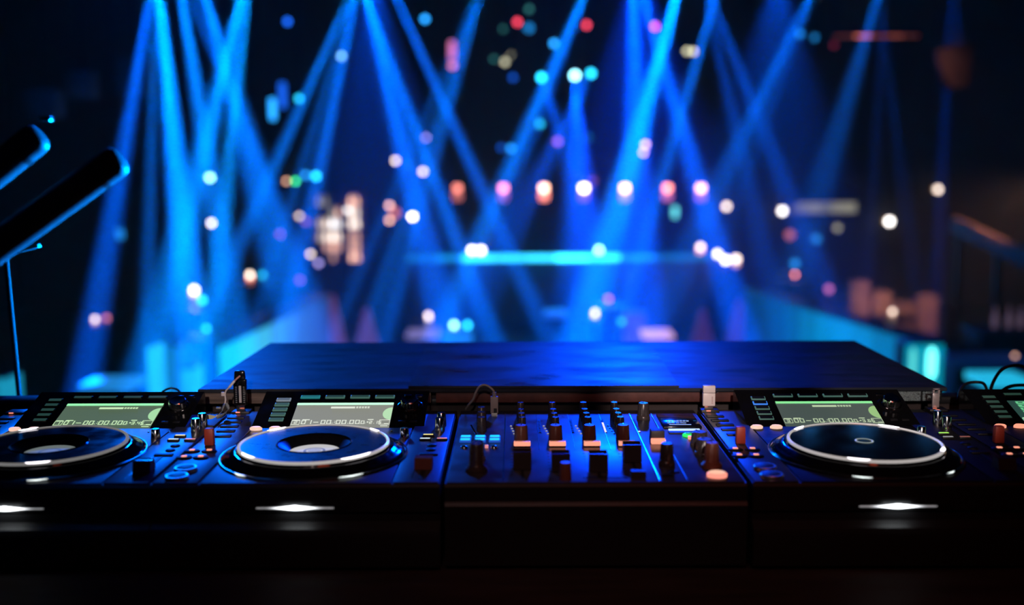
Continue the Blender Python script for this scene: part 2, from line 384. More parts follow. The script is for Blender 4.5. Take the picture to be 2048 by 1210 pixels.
    j = put('jog_wheel', MB().lathe([(.114, .0016), (.1125, .004), (.107, .0075), (.103, .0085), (.0985, .0125), (.0945, .0125), (.0930, .0150), (.0920, .0150)], n=96, scal=(32, .006, (3, 4, 5)), capb=False, capt=False).mesh('jog_wheel', True, 50), gloss, t, (cx, cyy, 0))
    put('jog_base_rim', shared('jbase', lambda: MB().lathe([(.1155, .0016), (.1155, .003), (.1143, .0042), (.113, .0042), (.112, .003)], n=96, capb=False, capt=False).mesh('jog_base_rim')), darkchrome, j)
    put('jog_rim', shared('jrim', lambda: MB().lathe([(.0926, .0145), (.0928, .0166), (.0922, .0178), (.0908, .0184), (.0896, .0180), (.0890, .0174), (.0886, .0160)], n=96, capb=False, capt=False).mesh('jog_rim')), P['rim'], j)['label'] = 'pale lit ring around the wheel'
    hole = P['hole']
    if hole:
        put('jog_disc', MB().lathe([(.0888, .0168), (.046, .0168), (.043, .0155), (.031, .0070)], n=72, capb=False, capt=False).mesh('jog_disc', True, 20), P['disc'], j)
        dd = put('jog_display', MB().lathe([(.0312, .0067), (0.0001, .0067)], n=48, capb=False).mesh('jog_display'), P['jd'][0], j)
        put('display_ring', MB().lathe([(.0135, .0071), (.0105, .0071)], n=40, capb=False, capt=False).mesh('display_ring'), P['jd'][1], dd)
        put('display_ring', MB().lathe([(.0085, .0073), (.0001, .0073)], n=40, capb=False).mesh('display_ring'), P['jd'][2], dd)
        put('disc_lip', MB().lathe([(.0465, .0168), (.0455, .0178), (.044, .0170)], n=64, capb=False, capt=False).mesh('disc_lip'), gloss, j)
    else:
        put('jog_disc', MB().lathe([(.0888, .0168), (.0001, .0172)], n=72, capb=False).mesh('jog_disc', True, 20), P['disc'], j)
        put('display_ring', MB().lathe([(.0112, .0176), (.0100, .0180), (.0090, .0176)], n=48, capb=False, capt=False).mesh('display_ring'), P['jd'][1], j)
    for a, sz in P['hot']:  # reflected glints on the ring, put in as glowing patches
        m = MB(); n = 10
        for i in range(n):
            pass
        aa = R(a); prof = []
        m2 = MB(); rows = []
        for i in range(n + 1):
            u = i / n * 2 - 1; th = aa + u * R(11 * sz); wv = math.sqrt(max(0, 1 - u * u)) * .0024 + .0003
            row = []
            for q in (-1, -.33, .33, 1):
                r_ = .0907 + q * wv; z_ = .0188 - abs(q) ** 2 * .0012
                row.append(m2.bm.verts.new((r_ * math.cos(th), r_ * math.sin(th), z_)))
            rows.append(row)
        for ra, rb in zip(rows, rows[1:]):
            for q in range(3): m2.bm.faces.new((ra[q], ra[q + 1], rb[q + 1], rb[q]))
        put('painted_rim_glint', m2.mesh('painted_rim_glint'), glow('rim_glint_white', (1.0, .93, 1.0), 3.2), j)
    for a, sz in P['base']:  # glints along the base rim, also glowing patches rather than lamps
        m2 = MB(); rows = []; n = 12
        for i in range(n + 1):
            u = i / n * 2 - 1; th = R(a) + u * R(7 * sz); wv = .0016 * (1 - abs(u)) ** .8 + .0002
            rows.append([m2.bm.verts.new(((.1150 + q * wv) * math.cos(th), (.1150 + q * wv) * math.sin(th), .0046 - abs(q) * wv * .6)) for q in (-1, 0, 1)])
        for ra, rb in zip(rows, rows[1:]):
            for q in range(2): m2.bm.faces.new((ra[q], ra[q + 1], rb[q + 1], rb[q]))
        put('painted_base_glint', m2.mesh('painted_base_glint'), glow('base_glint_white', (.9, 1.0, .97), 2.2 * min(1, sz)), j)
    # front slot with its light
    m = MB(); nn = 28
    top_, bot_ = [], []
    rows = []
    for i in range(nn + 1):
        u = i / nn * 2 - 1; x = u * .044; hw = .0014 + .0022 * math.exp(-(u / .30) ** 2) ; hw *= 1 if abs(u) < .97 else .7
        rows.append([m.bm.verts.new((x, .001 if q in (0, 3) else -.0012, -.0265 + (-hw, -hw * .6, hw * .6, hw)[q])) for q in range(4)])
    for ra, rb in zip(rows, rows[1:]):
        for q in range(3): m.bm.faces.new((ra[q], ra[q + 1], rb[q + 1], rb[q]))
    sm = bpy.data.materials.get('slot_lamp')
    if sm is None:
        sm = bpy.data.materials.new('slot_lamp'); sm.use_nodes = True; n2 = sm.node_tree; b = n2.nodes['Principled BSDF']; sm.cycles.emission_sampling = 'NONE'
        tcn = n2.nodes.new('ShaderNodeTexCoord'); sp = n2.nodes.new('ShaderNodeSeparateXYZ'); ab = n2.nodes.new('ShaderNodeMath'); ab.operation = 'ABSOLUTE'
        mr = n2.nodes.new('ShaderNodeMapRange'); mr.interpolation_type = 'SMOOTHERSTEP'
        for kk, vv in (('From Min', .0), ('From Max', .036), ('To Min', 5.0), ('To Max', .22)): mr.inputs[kk].default_value = vv
        n2.links.new(tcn.outputs['Object'], sp.inputs[0]); n2.links.new(sp.outputs[0], ab.inputs[0]); n2.links.new(ab.outputs[0], mr.inputs[0])
        b.inputs['Base Color'].default_value = (.5, .5, .5, 1); b.inputs['Emission Color'].default_value = (.93, .96, 1, 1); n2.links.new(mr.outputs[0], b.inputs['Emission Strength'])
    s_ = put('slot_light', m.mesh('slot_light'), sm, t, (0, 0, 0)); s_['label'] = 'bright white strip in the disc slot'
    put('disc_slot', MB().box((0, .0012, -.0265), (.124, .0035, .0055)).mesh('disc_slot'), slotm, t)
    light('slot_glow', 'AREA', (0, -.006, -.0265), .004, (.9, .97, 1), shape='RECTANGLE', size=.03, size_y=.003).parent = t
    bpy.data.objects[COL.objects[-1].name].rotation_euler = (R(55), 0, 0)
    # left strip
    for i, y in enumerate((.312, .288, .262, .236, .209)):
        put('hot_cue_button', shared('hcb', lambda: MB().box((0, 0, .0009), (.0245, .0095, .0018), bev=.0008).mesh('hot_cue_button')), slotm if i else plastic, t, (-.1475 + i * .002, y, .0022))
    tg = put('direction_lever', MB().box((0, 0, .011), (.0125, .010, .022), bev=.0015, taper=.9).mesh('direction_lever'), mat('red_lever', (.35, .04, .02), .45, bump=.1, scale=200), t, (-.143, .166, .0024))
    tg['label'] = 'red lever'
    put('lever_slot', MB().box((0, 0, .0003), (.006, .026, .0008)).mesh('lever_slot'), slotm, tg)
    for x, y in ((-.156, .134), (-.1345, .134), (-.157, .105), (-.1365, .105)):
        b = put('loop_button', shared('lpb', lambda: MB().lathe([(.0098, 0), (.0098, .001), (.0085, .0018)], n=24, sy=.8).mesh('loop_button')), slotm, t, (x, y, .0024))
        put('button_light', shared('lpl', lambda: MB().box((0, .0, .0024), (.0062, .0042, .0014), bev=.0004).mesh('button_light')), orange, b)
    for y, r in ((.052, .0135), (.019, .0135)):
        c_ = put('cue_button' if y > .03 else 'play_button', MB().lathe([(r, 0), (r, .003), (r * .92, .0042), (r * .8, .0042)], n=40, capb=False, capt=False).mesh('chrome_ring'), ringm, t, (-.1385, y, .0024))
        put('button_cap', shared('ccap', lambda: MB().lathe([(.0108, .0), (.0106, .004), (.009, .0048)], n=36).mesh('button_cap')), rubber, c_)
    for x in ((-.1035, -.0770)):
        put('search_button', shared('srch', lambda: MB().lathe([(.0085, 0), (.0085, .0028), (.0062, .0045)], n=8, sy=.62).mesh('search_button')), P['cue'], t, (x, .2465, .0016), (0, 0, 0))['label'] = 'glowing orange button'
    # right strip
    for y in (.232, .262):
        put('speed_knob', shared('spk', lambda: knob_mesh(.0064, .019, .0)), chrome, t, (.1475, y, .0024))
    put('jog_adjust_knob', shared('jak', lambda: knob_mesh(.0058, .013)), chrome, t, (.103, .203, .0016))
    for i in range(3):
        put('adjust_light', shared('adl', lambda: MB().lathe([(.0016, 0), (.001, .001)], n=8).mesh('adjust_light')), darkchrome, t, (.082 + .014 * i, .236, .0016))
    for (x, y), m_ in zip(((.134, .207), (.1315, .187), (.1535, .187)), P['rl']):
        b = put('mode_button', shared('mdb', lambda: MB().box((0, 0, .0012), (.0155, .0062, .0024), bev=.0009).mesh('mode_button')), slotm, t, (x, y, .0022))
        put('button_light', shared('mdl', lambda: MB().box((0, 0, .0026), (.0128, .0032, .0008), bev=.0003).mesh('button_light')), m_, b)
    for x, y in ((.1425, .160), (.143, .139)):
        put('round_button', shared('rdb', lambda: MB().lathe([(.0062, 0), (.0062, .001), (.005, .0018)], n=20).mesh('round_button')), slotm, t, (x, y, .0022))
    put('reset_button', MB().box((0, 0, .001), (.023, .008, .002), bev=.0008).mesh('reset_button'), slotm, t, (.142, .117, .0022))
    fs = put('tempo_slot', MB().box((0, 0, .0003), (.0055, .094, .001)).mesh('tempo_slot'), slotm, t, (.141, .062, .0022))
    cp = put('tempo_fader', shared('tfc', lambda: MB().prism([(-.010, 0), (.010, 0), (.0065, .013), (.001, .0115), (-.001, .0115), (-.0065, .013)], -.0105, .0105).mesh('tempo_fader', True, 20)), P['fcap'], t, (.141, .060 + P['ty'], .0032))
    put('cap_line', shared('cpl', lambda: MB().box((0, 0, .0119), (.0208, .0012, .0006)).mesh('cap_line')), chrome, cp)
    put('tempo_scale', MB().box((-.0105, 0, .0002), (.0006, .088, .0006)).mesh('tempo_scale'), chrome if P['blue'] else plastic, fs)
    # socket block for the stick
    put('stick_socket', MB().box((-.149, .350, .0025), (.026, .022, .005), bev=.001).mesh('stick_socket'), plastic, t)
    put('socket_light', MB().box((-.152, .3375, .0045), (.006, .0014, .0014)).mesh('socket_light'), glow('socket_red', (1, .25, .15), 1.3), t)
    return t

gd = mat('button_dark', (.01, .012, .012), .3, rvar=.05); gf = glow('button_dim_green', (.10, .30, .22), .16)
gr = glow('button_rim_green', (.16, .42, .34), .30)
rimlit = mat('rim_pale', (.75, .74, .74), .22, .2, em=(.95, .93, .90), es=.40, rvar=.05)
disc_lit = mat('disc_gloss_lit', (.05, .06, .08), .30, .6, rvar=.05)  # brighter disc copy, the blue reflection put into its colour
jdlit = glow('jog_display_white', (.86, .84, .86), .62); jdring = glow('jog_display_grey', (.30, .31, .34), .55); jdlit2 = glow('jog_display_pale', (.6, .6, .62), .6)
jdim = glow('jog_display_dim', (.30, .36, .36), .45); jdimr = glow('jog_display_dimring', (.12, .16, .17), .5)
def scr(name, col, head, ink, dial):
    return dict(scr=glow(name, col, 1), head=glow(name + '_head', head, 1), ink=glow(name + '_ink', ink, 1), dial=glow(name + '_dial', dial, 1))
YL = glow('light_yellow', (1.0, .85, .25), 1.0); GL = glow('light_lime', (.45, 1.0, .12), 1.0); WL = glow('light_white', (.8, .95, .95), .9); RL = glow('light_rose', (1.0, .35, .35), .75); RD = glow('light_rose_dim', (.5, .15, .12), .5); WD = glow('light_white_dim', (.5, .5, .5), .6)
dimbtn = (gd, gf)
common = dict(no='2', tempo='2.45', ty=-.010, fcap=rubber, cue=cream, hole=True)
P1 = dict(common, **scr('screen_green', (.085, .135, .085), (.35, 1.05, .48), (.60, .85, .48), (.38, .72, .36)), no='1', track='01', tempo='3.45', blue=True, rim=mat('rim_grey', (.55, .55, .55), .22, .4, em=(.95, .93, .90), es=.17, rvar=.05), disc=gloss, jd=(jdim, jdimr, jdim),
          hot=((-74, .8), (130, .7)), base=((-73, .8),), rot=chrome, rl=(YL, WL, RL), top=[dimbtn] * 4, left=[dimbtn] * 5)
P2 = dict(common, **scr('screen_grey', (.25, .26, .225), (.62, 1.15, .80), (.78, .82, .70), (.48, .75, .45)), no='2', track='01', tempo='2.15', blue=True, rim=rimlit, disc=disc_lit, jd=(jdlit, jdring, jdlit2),
          hot=((-138, .9), (-46, 1.25), (133, .8), (42, .6)), base=((-127, .7), (-58, 1.1)), rot=darkchrome, rl=(YL, WL, RL), ty=-.002, fcap=mat('cap_redlit', (.14, .03, .02), .5, bump=.1, scale=200),  # red light on this tempo cap put into its colour
          top=[(glow('btn_cyan', (.03, .38, .40), .5), glow('btn_cyan_f', (.02, .22, .25), .6))] + [(gr, gf)] * 3, left=[(glow('btn_grey', (.4, .5, .6), .45), glow('btn_grey_f', (.15, .2, .25), .6))] + [(gr, glow('btn_green_f', (.06, .16, .13), .5))] * 4)
P3 = dict(common, **scr('screen_slate', (.060, .085, .075), (.26, .85, .32), (.48, .60, .38), (.30, .52, .20)), no='3', track='00', tempo='3.65', blue=False, rim=rimlit, disc=gloss, jd=(jdim, glow('thin_ring', (.6, .7, .65), .55), jdim), hole=False,
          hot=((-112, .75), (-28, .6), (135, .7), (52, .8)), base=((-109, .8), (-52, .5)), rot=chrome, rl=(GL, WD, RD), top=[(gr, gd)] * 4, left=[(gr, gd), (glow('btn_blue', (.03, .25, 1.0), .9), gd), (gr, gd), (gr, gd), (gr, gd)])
P4 = dict(common, **scr('screen_leaf', (.02, .06, .05), (.13, .55, .25), (.45, .75, .5), (.2, .5, .2)), no='4', track='01', blue=False, rim=rimlit, disc=gloss, jd=(jdim, jdimr, jdim), hole=False, list=True, cue=orange,
          hot=(), base=(), rot=darkchrome, rl=(GL, WD, RD), top=[dimbtn] * 4, left=[dimbtn] * 5)
FY = 1.146
player('media player with green screen at the left end, wheel cut by the frame', (-.577, FY, DECK), P1)
player('media player with pale grey screen and blue-lit wheel left of the mixer', (-.249, FY, DECK), P2)
player('media player with slate green screen right of the mixer, dark wheel', (.431, FY, DECK), P3)
player('media player cut by the right frame edge, bright green list screen', (.761, FY, DECK), P4)

# ------------------------------------------------------------------ mixer
MX = .0905
t = thing('mixer', 'blue-lit club mixer with four fader channels between the players', 'mixer', (MX, FY, DECK))
put('body', MB().prism([(0, -.003), (.003, 0), (.362, 0), (.368, -.006), (.368, -.094), (-.002, -.094), (-.0035, -.024), (-.002, -.022), (0, -.020)], -.1705, .1705).mesh('body', True, 25), plastic, t)
for fx in (-.14, .14):
    for fy in (.04, .33):
        put('foot', CACHE['pfoot'], rubber, t, (fx, fy, 0))
put('face_plate', MB().box((0, .169, .0008), (.337, .330, .0016), bev=.0005).mesh('face_plate'), mixplate, t)
Z0 = .0016
for x in (-.1045, .073, .104): put('seam_strip', shared('seam', lambda: MB().box((0, .168, .0006), (.0012, .326, .0014)).mesh('seam_strip')), chrome, t, (x, 0, Z0))
for x in (-.0605, -.0155, .0295): put('seam_strip', shared('seam2', lambda: MB().box((0, .235, .0003), (.0007, .19, .0006)).mesh('seam_strip')), darkchrome, t, (x, 0, Z0))
def cap_knob(nm, key, x, y, r, hh, m, skirt=0, pm=None, ang=20, fl=12):
    k_ = put(nm, shared(key, lambda: knob_mesh(r, hh, skirt, fl)), m, t, (x, y, Z0))
    put('pointer', shared(key + 'p', lambda: MB().box((0, r * .45, hh + .0002), (r * .16, r * .8, .0006)).mesh('pointer')), pm or chrome, k_, rot=(0, 0, R(ang)))
    return k_
redlitk = mat('knob_redlit', (.20, .075, .05), .34, bump=.15, scale=500, rvar=.06)  # reddish light on the knobs worked into their base colour
CHX = (-.083, -.038, .006, .050)
for ci, x in enumerate(CHX):
    for j, y in enumerate((.315, .291, .267, .243)):
        cap_knob('channel_knob', 'chk', x + .0005 * j, y, .0054, .0175 if j else .0215, knobgloss, ang=(30, -40, 10, 60, -20)[(ci + j) % 5]) if j else cap_knob('trim_knob', 'trk', x, y, .0054, .0215, knobgloss, ang=15)
    cap_knob('colour_knob', 'clk', x, .193, .0085, .019, redlitk, ang=-10, fl=16)
    for j in range(4):
        put('knob_mark', shared('kmk', lambda: MB().lathe([(.0016, 0), (.0012, .001)], n=8).mesh('knob_mark')), WD if ci < 3 else darkchrome, t, (x - .0135 + .0015 * j, .262 - .014 * j, Z0))
    c_ = put('cue_button', shared('cueb', lambda: MB().box((0, 0, .0035), (.0215, .0075, .007), bev=.0012).mesh('cue_button')), slotm, t, (x + .001, .156, Z0))
    put('button_light', shared('cuel', lambda: MB().box((0, -.0005, .0042), (.0212, .0075, .0056), bev=.0009).mesh('button_light')), orange, c_)
    fs = put('fader_slot', shared('fsl', lambda: MB().box((0, 0, .0003), (.0035, .115, .0008)).mesh('fader_slot')), slotm, t, (x + .0005, .076, Z0))
    for q in range(8): put('scale_line', shared('scl', lambda: MB().box((0, 0, .0003), (.0030, .0006, .0006)).mesh('scale_line')), darkchrome, fs, (-.0125, -.045 + q * .013, 0))
    yf = (.060, .052, .050, .091)[ci]
    f_ = put('channel_fader', shared('chf', lambda: MB().prism([(-.011, 0), (.011, 0), (.0085, .021), (.0015, .018), (-.0015, .018), (-.0085, .021)], -.0108, .0108).mesh('channel_fader', True, 20)), rubber, t, (x + .0005, yf, Z0 + .001))
    put('cap_line', shared('chfl', lambda: MB().box((0, 0, .0183), (.021, .0014, .0006)).mesh('cap_line')), darkchrome, f_)
# level meters
for ci, x in enumerate((-.0595, -.0155, .0285, .0735)):
    mt = put('meter_slot', shared('mts', lambda: MB().box((0, 0, .0003), (.0042, .076, .0006)).mesh('meter_slot')), slotm, t, (x + .002, .262, Z0))
    for q in range(10):
        lit = (ci == 2 and q < 8) or (ci == 3 and q < 1)
        put('meter_light', shared('mtl', lambda: MB().box((0, 0, .0008), (.0026, .0035, .0008)).mesh('meter_light')), YL if lit else slotm, mt, (0, -.034 + q * .0068, 0))
# left strip
bl = glow('button_blue', (.01, .55, 1.0), 1.25)
for x in (-.1555, -.1365, -.1175):
    for y in (.197, .181):
        b = put('effect_button', shared('efb', lambda: MB().box((0, 0, .0015), (.0150, .0115, .003), bev=.001).mesh('effect_button')), glow('button_blue_rim', (0, .12, .8), .6), t, (x, y, Z0))
        put('button_light', shared('efl', lambda: MB().box((0, 0, .0033), (.0122, .0088, .0008), bev=.0003).mesh('button_light')), bl, b)
    put('dome_button', shared('dmb', lambda: MB().lathe([(.0048, 0), (.0042, .002), (.002, .003)], n=20).mesh('dome_button')), darkchrome, t, (x, .151, Z0))
cap_knob('microphone_knob', 'mck', -.136, .238, .0065, .019, knobgloss)
cap_knob('microphone_knob', 'mck', -.137, .268, .0065, .019, knobgloss, ang=-40)
cap_knob('microphone_knob', 'mck', -.138, .298, .0065, .019, knobgloss, ang=50)
put('toggle_switch', MB().tube([(-.142, .214, Z0), (-.150, .232, Z0 + .009)], .0012).mesh('toggle_switch'), chrome, t)
cap_knob('effect_knob', 'efk', -.136, .046, .0085, .034, knobgloss, skirt=.0135, ang=0)
cap_knob('effect_knob', 'efk2', -.1365, .095, .0075, .024, knobgloss, skirt=.010, ang=35)
put('small_light', MB().box((-.127, .150, Z0 + .002), (.0045, .004, .004), bev=.0008).mesh('small_light'), RL, t)
# crossfader
cs = put('crossfader_slot', MB().box((0, 0, .0003), (.052, .0035, .0008)).mesh('crossfader_slot'), slotm, t, (.012, .021, Z0))
put('crossfader', MB().prism([(-.0055, 0), (.0055, 0), (.004, .008), (-.004, .008)], -.0085, .0085).mesh('crossfader'), rubber, t, (.050, .021, Z0))
cap_knob('curve_knob', 'cvk', -.034, .014, .0068, .020, redlitk, ang=0)
# monitor strip
cap_knob('master_knob', 'msk', .090, .303, .0080, .023, knobgloss, skirt=.0095)
cap_knob('booth_knob', 'btk', .0895, .070, .0080, .027, knobgloss, skirt=.0100)
b = put('monitor_switch', MB().box((0, 0, .008), (.0185, .016, .016), bev=.001, taper=.93).mesh('monitor_switch'), rubber, t, (.0925, .178, Z0))
put('switch_light', MB().box((0, -.0125, .004), (.0185, .007, .0065), bev=.0009).mesh('switch_light'), orange, b)
for x, y in ((.084, .026), (.094, .040)): put('flat_button', shared('flb', lambda: MB().box((0, 0, .0008), (.012, .005, .0016), bev=.0005).mesh('flat_button')), slotm, t, (x, y, Z0))
# effects strip
ds = put('mixer_display', MB().box((.1370, .286, Z0 + .0012), (.052, .078, .0024), bev=.0006).mesh('mixer_display'), gloss, t)
dim = glow('mixer_display_text', (.55, .75, .75), .55)

for i, x in enumerate((.121, .1265, .133, .1385, .1425)): put('display_mark', shared('dmk2', lambda: MB().box((0, 0, .0002), (.0042, .0016, .0004)).mesh('display_mark')), dim, ds, (x, .2665 + .0008 * (i % 2), Z0 + .0026))
for i, x in enumerate((.120, .1245, .129, .1335, .138, .1425, .147)): put('display_mark', shared('dmk', lambda: MB().box((0, 0, .0002), (.0034, .0035, .0004)).mesh('display_mark')), dim, ds, (x + .001, .278, Z0 + .0026))
put('display_mark', MB().box((.1350, .2575, Z0 + .0028), (.030, .0020, .0004)).mesh('display_mark'), dim, ds)
put('touch_bar', MB().box((.1370, .236, Z0 + .001), (.042, .0055, .002), bev=.0006).mesh('touch_bar'), glow('bar_white', (.55, .75, 1.0), 1.1), t)
put('touch_pad', MB().box((.1370, .224, Z0 + .0006), (.046, .012, .0012), bev=.0005).mesh('touch_pad'), slotm, t)
g = put('green_button', MB().lathe([(.0085, 0), (.0085, .002), (.0066, .0034)], n=28, sy=.9).mesh('green_button'), glow('green_rim', (.01, .95, .12), 1.1), t, (.1385, .207, Z0)); g['label'] = 'lit green button'
put('button_cap', MB().lathe([(.0045, .0034), (.0035, .0042)], n=20).mesh('button_cap'), glow('green_cap', (.02, .45, .12), .8), g)
put('small_light', MB().box((.1395, .1905, Z0 + .002), (.0095, .005, .0045), bev=.0008).mesh('small_light'), orange, t)
cap_knob('beat_knob', 'btk1', .144, .160, .0105, .018, knobgloss, skirt=.0120)
cap_knob('time_knob', 'tmk', .1425, .116, .0105, .020, knobgloss, skirt=.0125)
cap_knob('level_knob', 'lvk', .1415, .062, .0085, .030, redlitk, skirt=.0125)
o = put('on_off_button', MB().lathe([(.0115, 0), (.0118, .0035), (.0098, .0052)], n=28, sy=.82, sx=1).mesh('on_off_button'), glow('on_rim', (1.0, .30, .22), 1.2), t, (.1405, .0235, Z0)); o['label'] = 'large lit peach button'
put('button_cap', MB().lathe([(.0098, .0052), (.0085, .0058)], n=28, sy=.82).mesh('button_cap'), glow('on_cap', (1.0, .55, .38), 1.0), o)

# ------------------------------------------------------------------ sticks, cables, tag
def stickbase(px, py, Y): return at(px, py, Y)
bx_ = -.400
t = thing('memory_stick', 'tall black memory stick with a key cord, upright in the grey-screen player', 'memory stick', (bx_, FY + .352, DECK + .005), 'memory sticks in the players')
put('stick_body', MB().box((.0, 0, .026), (.0185, .008, .038), bev=.0012).mesh('stick_body'), gloss, t)
put('stick_cap', MB().box((.0, 0, .0515), (.0165, .0085, .013), bev=.002, taper=.85).mesh('stick_cap'), gloss, t)
put('stick_plug', MB().box((.0, 0, .0035), (.012, .0045, .007)).mesh('stick_plug'), chrome, t)
put('stick_label', MB().box((.0008, -.0043, .024), (.0035, .0006, .025)).mesh('stick_label'), mat('label_white', (.55, .53, .52), .6, var=.1), t)
for x, n in ((-.0050, 9), (.0062, 9)):
    for q in range(n): put('print_line', shared('prl', lambda: MB().box((0, -.0042, 0), (.0022, .0004, .0011)).mesh('print_line')), mat('print_grey', (.22, .24, .24), .6, var=.1), t, (x, 0, .012 + q * .0028))
# cord and silver ribbon hanging from the stick
p0 = Vector((bx_ - .003, FY + .349, DECK + .056))
c_ = thing('key_cord', 'silver ribbon cord with pale tag hanging from the black memory stick', 'key cord', p0)
def rel(px, py, Y): return at(px, py, Y) - p0
put('cord_link', MB().tube([rel(480, 752, 1.490), rel(474, 757, 1.486), rel(468, 763, 1.48)], .0014).mesh('cord_link'), mat('ribbon_rose', (.7, .35, .30), .4, var=.1), c_)
put('cord_link', MB().tube([rel(469, 762, 1.48), rel(464, 768, 1.478), rel(458, 775, 1.475)], .0019).mesh('cord_link'), mat('ribbon_white', (.75, .7, .68), .35, var=.1), c_)
put('cord_link', MB().tube([rel(458, 775, 1.475), rel(452, 781, 1.47), rel(450, 788, 1.47), rel(451, 800, 1.468), rel(450, 808, 1.466)], .0011).mesh('cord_link'), MATS['ribbon_white'], c_)
rib = MB()
def ribbon(pts, wd):
    prev = None
    for i, (p, ang) in enumerate(pts):
        o_ = Vector((math.cos(ang), 0, math.sin(ang))) * wd; a_, b_ = rib.bm.verts.new(p - o_ + Vector((0, .001, 0))), rib.bm.verts.new(p + o_)
        if prev: rib.bm.faces.new((prev[0], prev[1], b_, a_))
        prev = (a_, b_)
ribbon([(rel(450, 806, 1.466), .2), (rel(455, 812, 1.464), .6), (rel(457, 820, 1.46), .9), (rel(452, 827, 1.45), 1.3), (rel(444, 832, 1.44), 1.5), (rel(433, 834, 1.43), 1.6)], .0028)
ribbon([(rel(449, 808, 1.462), .1), (rel(446, 815, 1.458), .3), (rel(444, 823, 1.452), .8), (rel(438, 830, 1.44), 1.2)], .0018)
rb = put('ribbon', rib.mesh('ribbon'), mat('ribbon_silver', (.55, .62, .62), .25, .5, rvar=.05), c_); sm_ = rb.modifiers.new('thick', 'SOLIDIFY'); sm_.thickness = .0006
put('cord_clip', MB().box(rel(446, 788, 1.47), (.005, .002, .006), bev=.0006).mesh('cord_clip'), MATS['ribbon_white'], c_)
put('cord_clip', MB().box(rel(437, 816, 1.46), (.007, .002, .003), bev=.0006).mesh('cord_clip'), mat('ribbon_grey', (.25, .28, .28), .3, rvar=.05), c_)
lt = MB(); vs_ = [lt.bm.verts.new(rel(px, py, 1.43)) for px, py in ((403, 832), (418, 829), (434, 833), (424, 838), (413, 839))]; lt.bm.faces.new(vs_)
lp = put('paper_tag', lt.mesh('paper_tag', False), mat('paper_yellow', (.65, .65, .35), .6, var=.05), c_); mm = lp.modifiers.new('thick', 'SOLIDIFY'); mm.thickness = .0006
# white stick
t = thing('memory_stick', 'short white memory stick upright in the player right of the mixer', 'memory stick', (.2815, FY + .352, DECK + .005), 'memory sticks in the players')
wht = mat('white_plastic', (.80, .72, .68), .35, rvar=.04)
put('stick_body', MB().box((0, 0, .0135), (.0178, .008, .019), bev=.001).mesh('stick_body'), wht, t)
put('stick_cap', MB().box((0, 0, .0287), (.0178, .008, .0105), bev=.001).mesh('stick_cap'), wht, t)
put('stick_plug', MB().box((0, 0, .0020), (.012, .0045, .004)).mesh('stick_plug'), chrome, t)
put('key_loop', MB().tube([(.009, 0, .0225), (.0125, -.001, .0235), (.0125, -.001, .0265), (.009, 0, .0265)], .0006).mesh('key_loop'), chrome, t)
for q in range(5): put('print_line', CACHE['prl'], mat('print_rose', (.45, .30, .28), .6, var=.1), t, (.0045, 0, .0085 + q * .0022))
# steel stick
t = thing('memory_stick', 'narrow steel memory stick with a hole, upright in the rightmost player', 'memory stick', (.6085, FY + .345, DECK + .005), 'memory sticks in the players')
steel = mat('steel', (.62, .56, .54), .32, .6, bump=.05, scale=300, rvar=.05)
m = MB()
m.box((0, 0, .0125), (.0098, .0035, .021), bev=.0006); m.box((-.0038, 0, .0262), (.0022, .0035, .0064)); m.box((.0038, 0, .0262), (.0022, .0035, .0064)); m.box((0, 0, .0291), (.0098, .0035, .0018))
put('stick_body', m.mesh('stick_body'), steel, t)
put('stick_plug', MB().box((0, 0, .0012), (.0085, .0045, .0024)).mesh('stick_plug'), chrome, t)
# grey plug with its cable in the mixer
t = thing('cable_plug', 'grey USB plug with thin cable standing in the top of the mixer', 'cable plug', (MX - .1205, FY + .330, DECK))
pm_ = mat('plug_grey', (.30, .27, .25), .5, bump=.1, scale=200)
put('plug_body', MB().box((0, 0, .0165), (.0112, .0065, .024), bev=.001).mesh('plug_body'), pm_, t)
put('plug_tip', MB().box((0, 0, .0030), (.0085, .004, .004)).mesh('plug_tip'), chrome, t)
for q in range(3): put('plug_collar', shared('pgc', lambda: MB().lathe([(.0028, 0), (.0028, .0016)], n=14).mesh('plug_collar')), pm_, t, (0, 0, .0287 + q * .0022))
put('plug_window', MB().box((.0014, -.0033, .0085), (.0045, .0006, .0065)).mesh('plug_window'), slotm, t)
pb = Vector((MX - .1205, FY + .330, DECK))
pts = [Vector((0, 0, .034))] + [at(px, py, 1.47 + d) - pb for px, py, d in ((985, 779, .005), (976, 772, .008), (967, 770, .01), (958, 774, .012), (951, 786, .015), (946, 799, .02), (938, 809, .028), (932, 818, .04))]
def smooth(pts, n=5):
    out = []
    P_ = [pts[0]] + list(pts) + [pts[-1]]
    for i in range(1, len(P_) - 2):
        for q in range(n):
            u = q / n; a, b, c, d = P_[i - 1], P_[i], P_[i + 1], P_[i + 2]
            out.append(.5 * ((2 * b) + (c - a) * u + (2 * a - 5 * b + 4 * c - d) * u * u + (3 * b - a - 3 * c + d) * u ** 3))
    return out + [pts[-1]]
put('plug_cable', MB().tube(smooth(pts), .0016).mesh('plug_cable'), pm_, t)
def cable(pxs, r, label, m=None):
    q = [at(px, py, Y) for px, py, Y in pxs]; c0 = q[0]
    o = put('cable', MB().tube(smooth([p - c0 for p in q]), r).mesh('cable'), m or plastic, None, c0); tag(o, label, 'cable', 'black cables behind the players')
cable([(318, 800, 1.57), (324, 785, 1.585), (338, 777, 1.60), (352, 778, 1.60), (361, 786, 1.59), (366, 800, 1.57)], .0017, 'thin black cable arching behind the left end player')
cable([(1916, 800, 1.57), (1922, 776, 1.59), (1935, 766, 1.60), (1955, 764, 1.60), (1970, 770, 1.59), (1979, 800, 1.57)], .0022, 'low black cable loop behind the right end players')
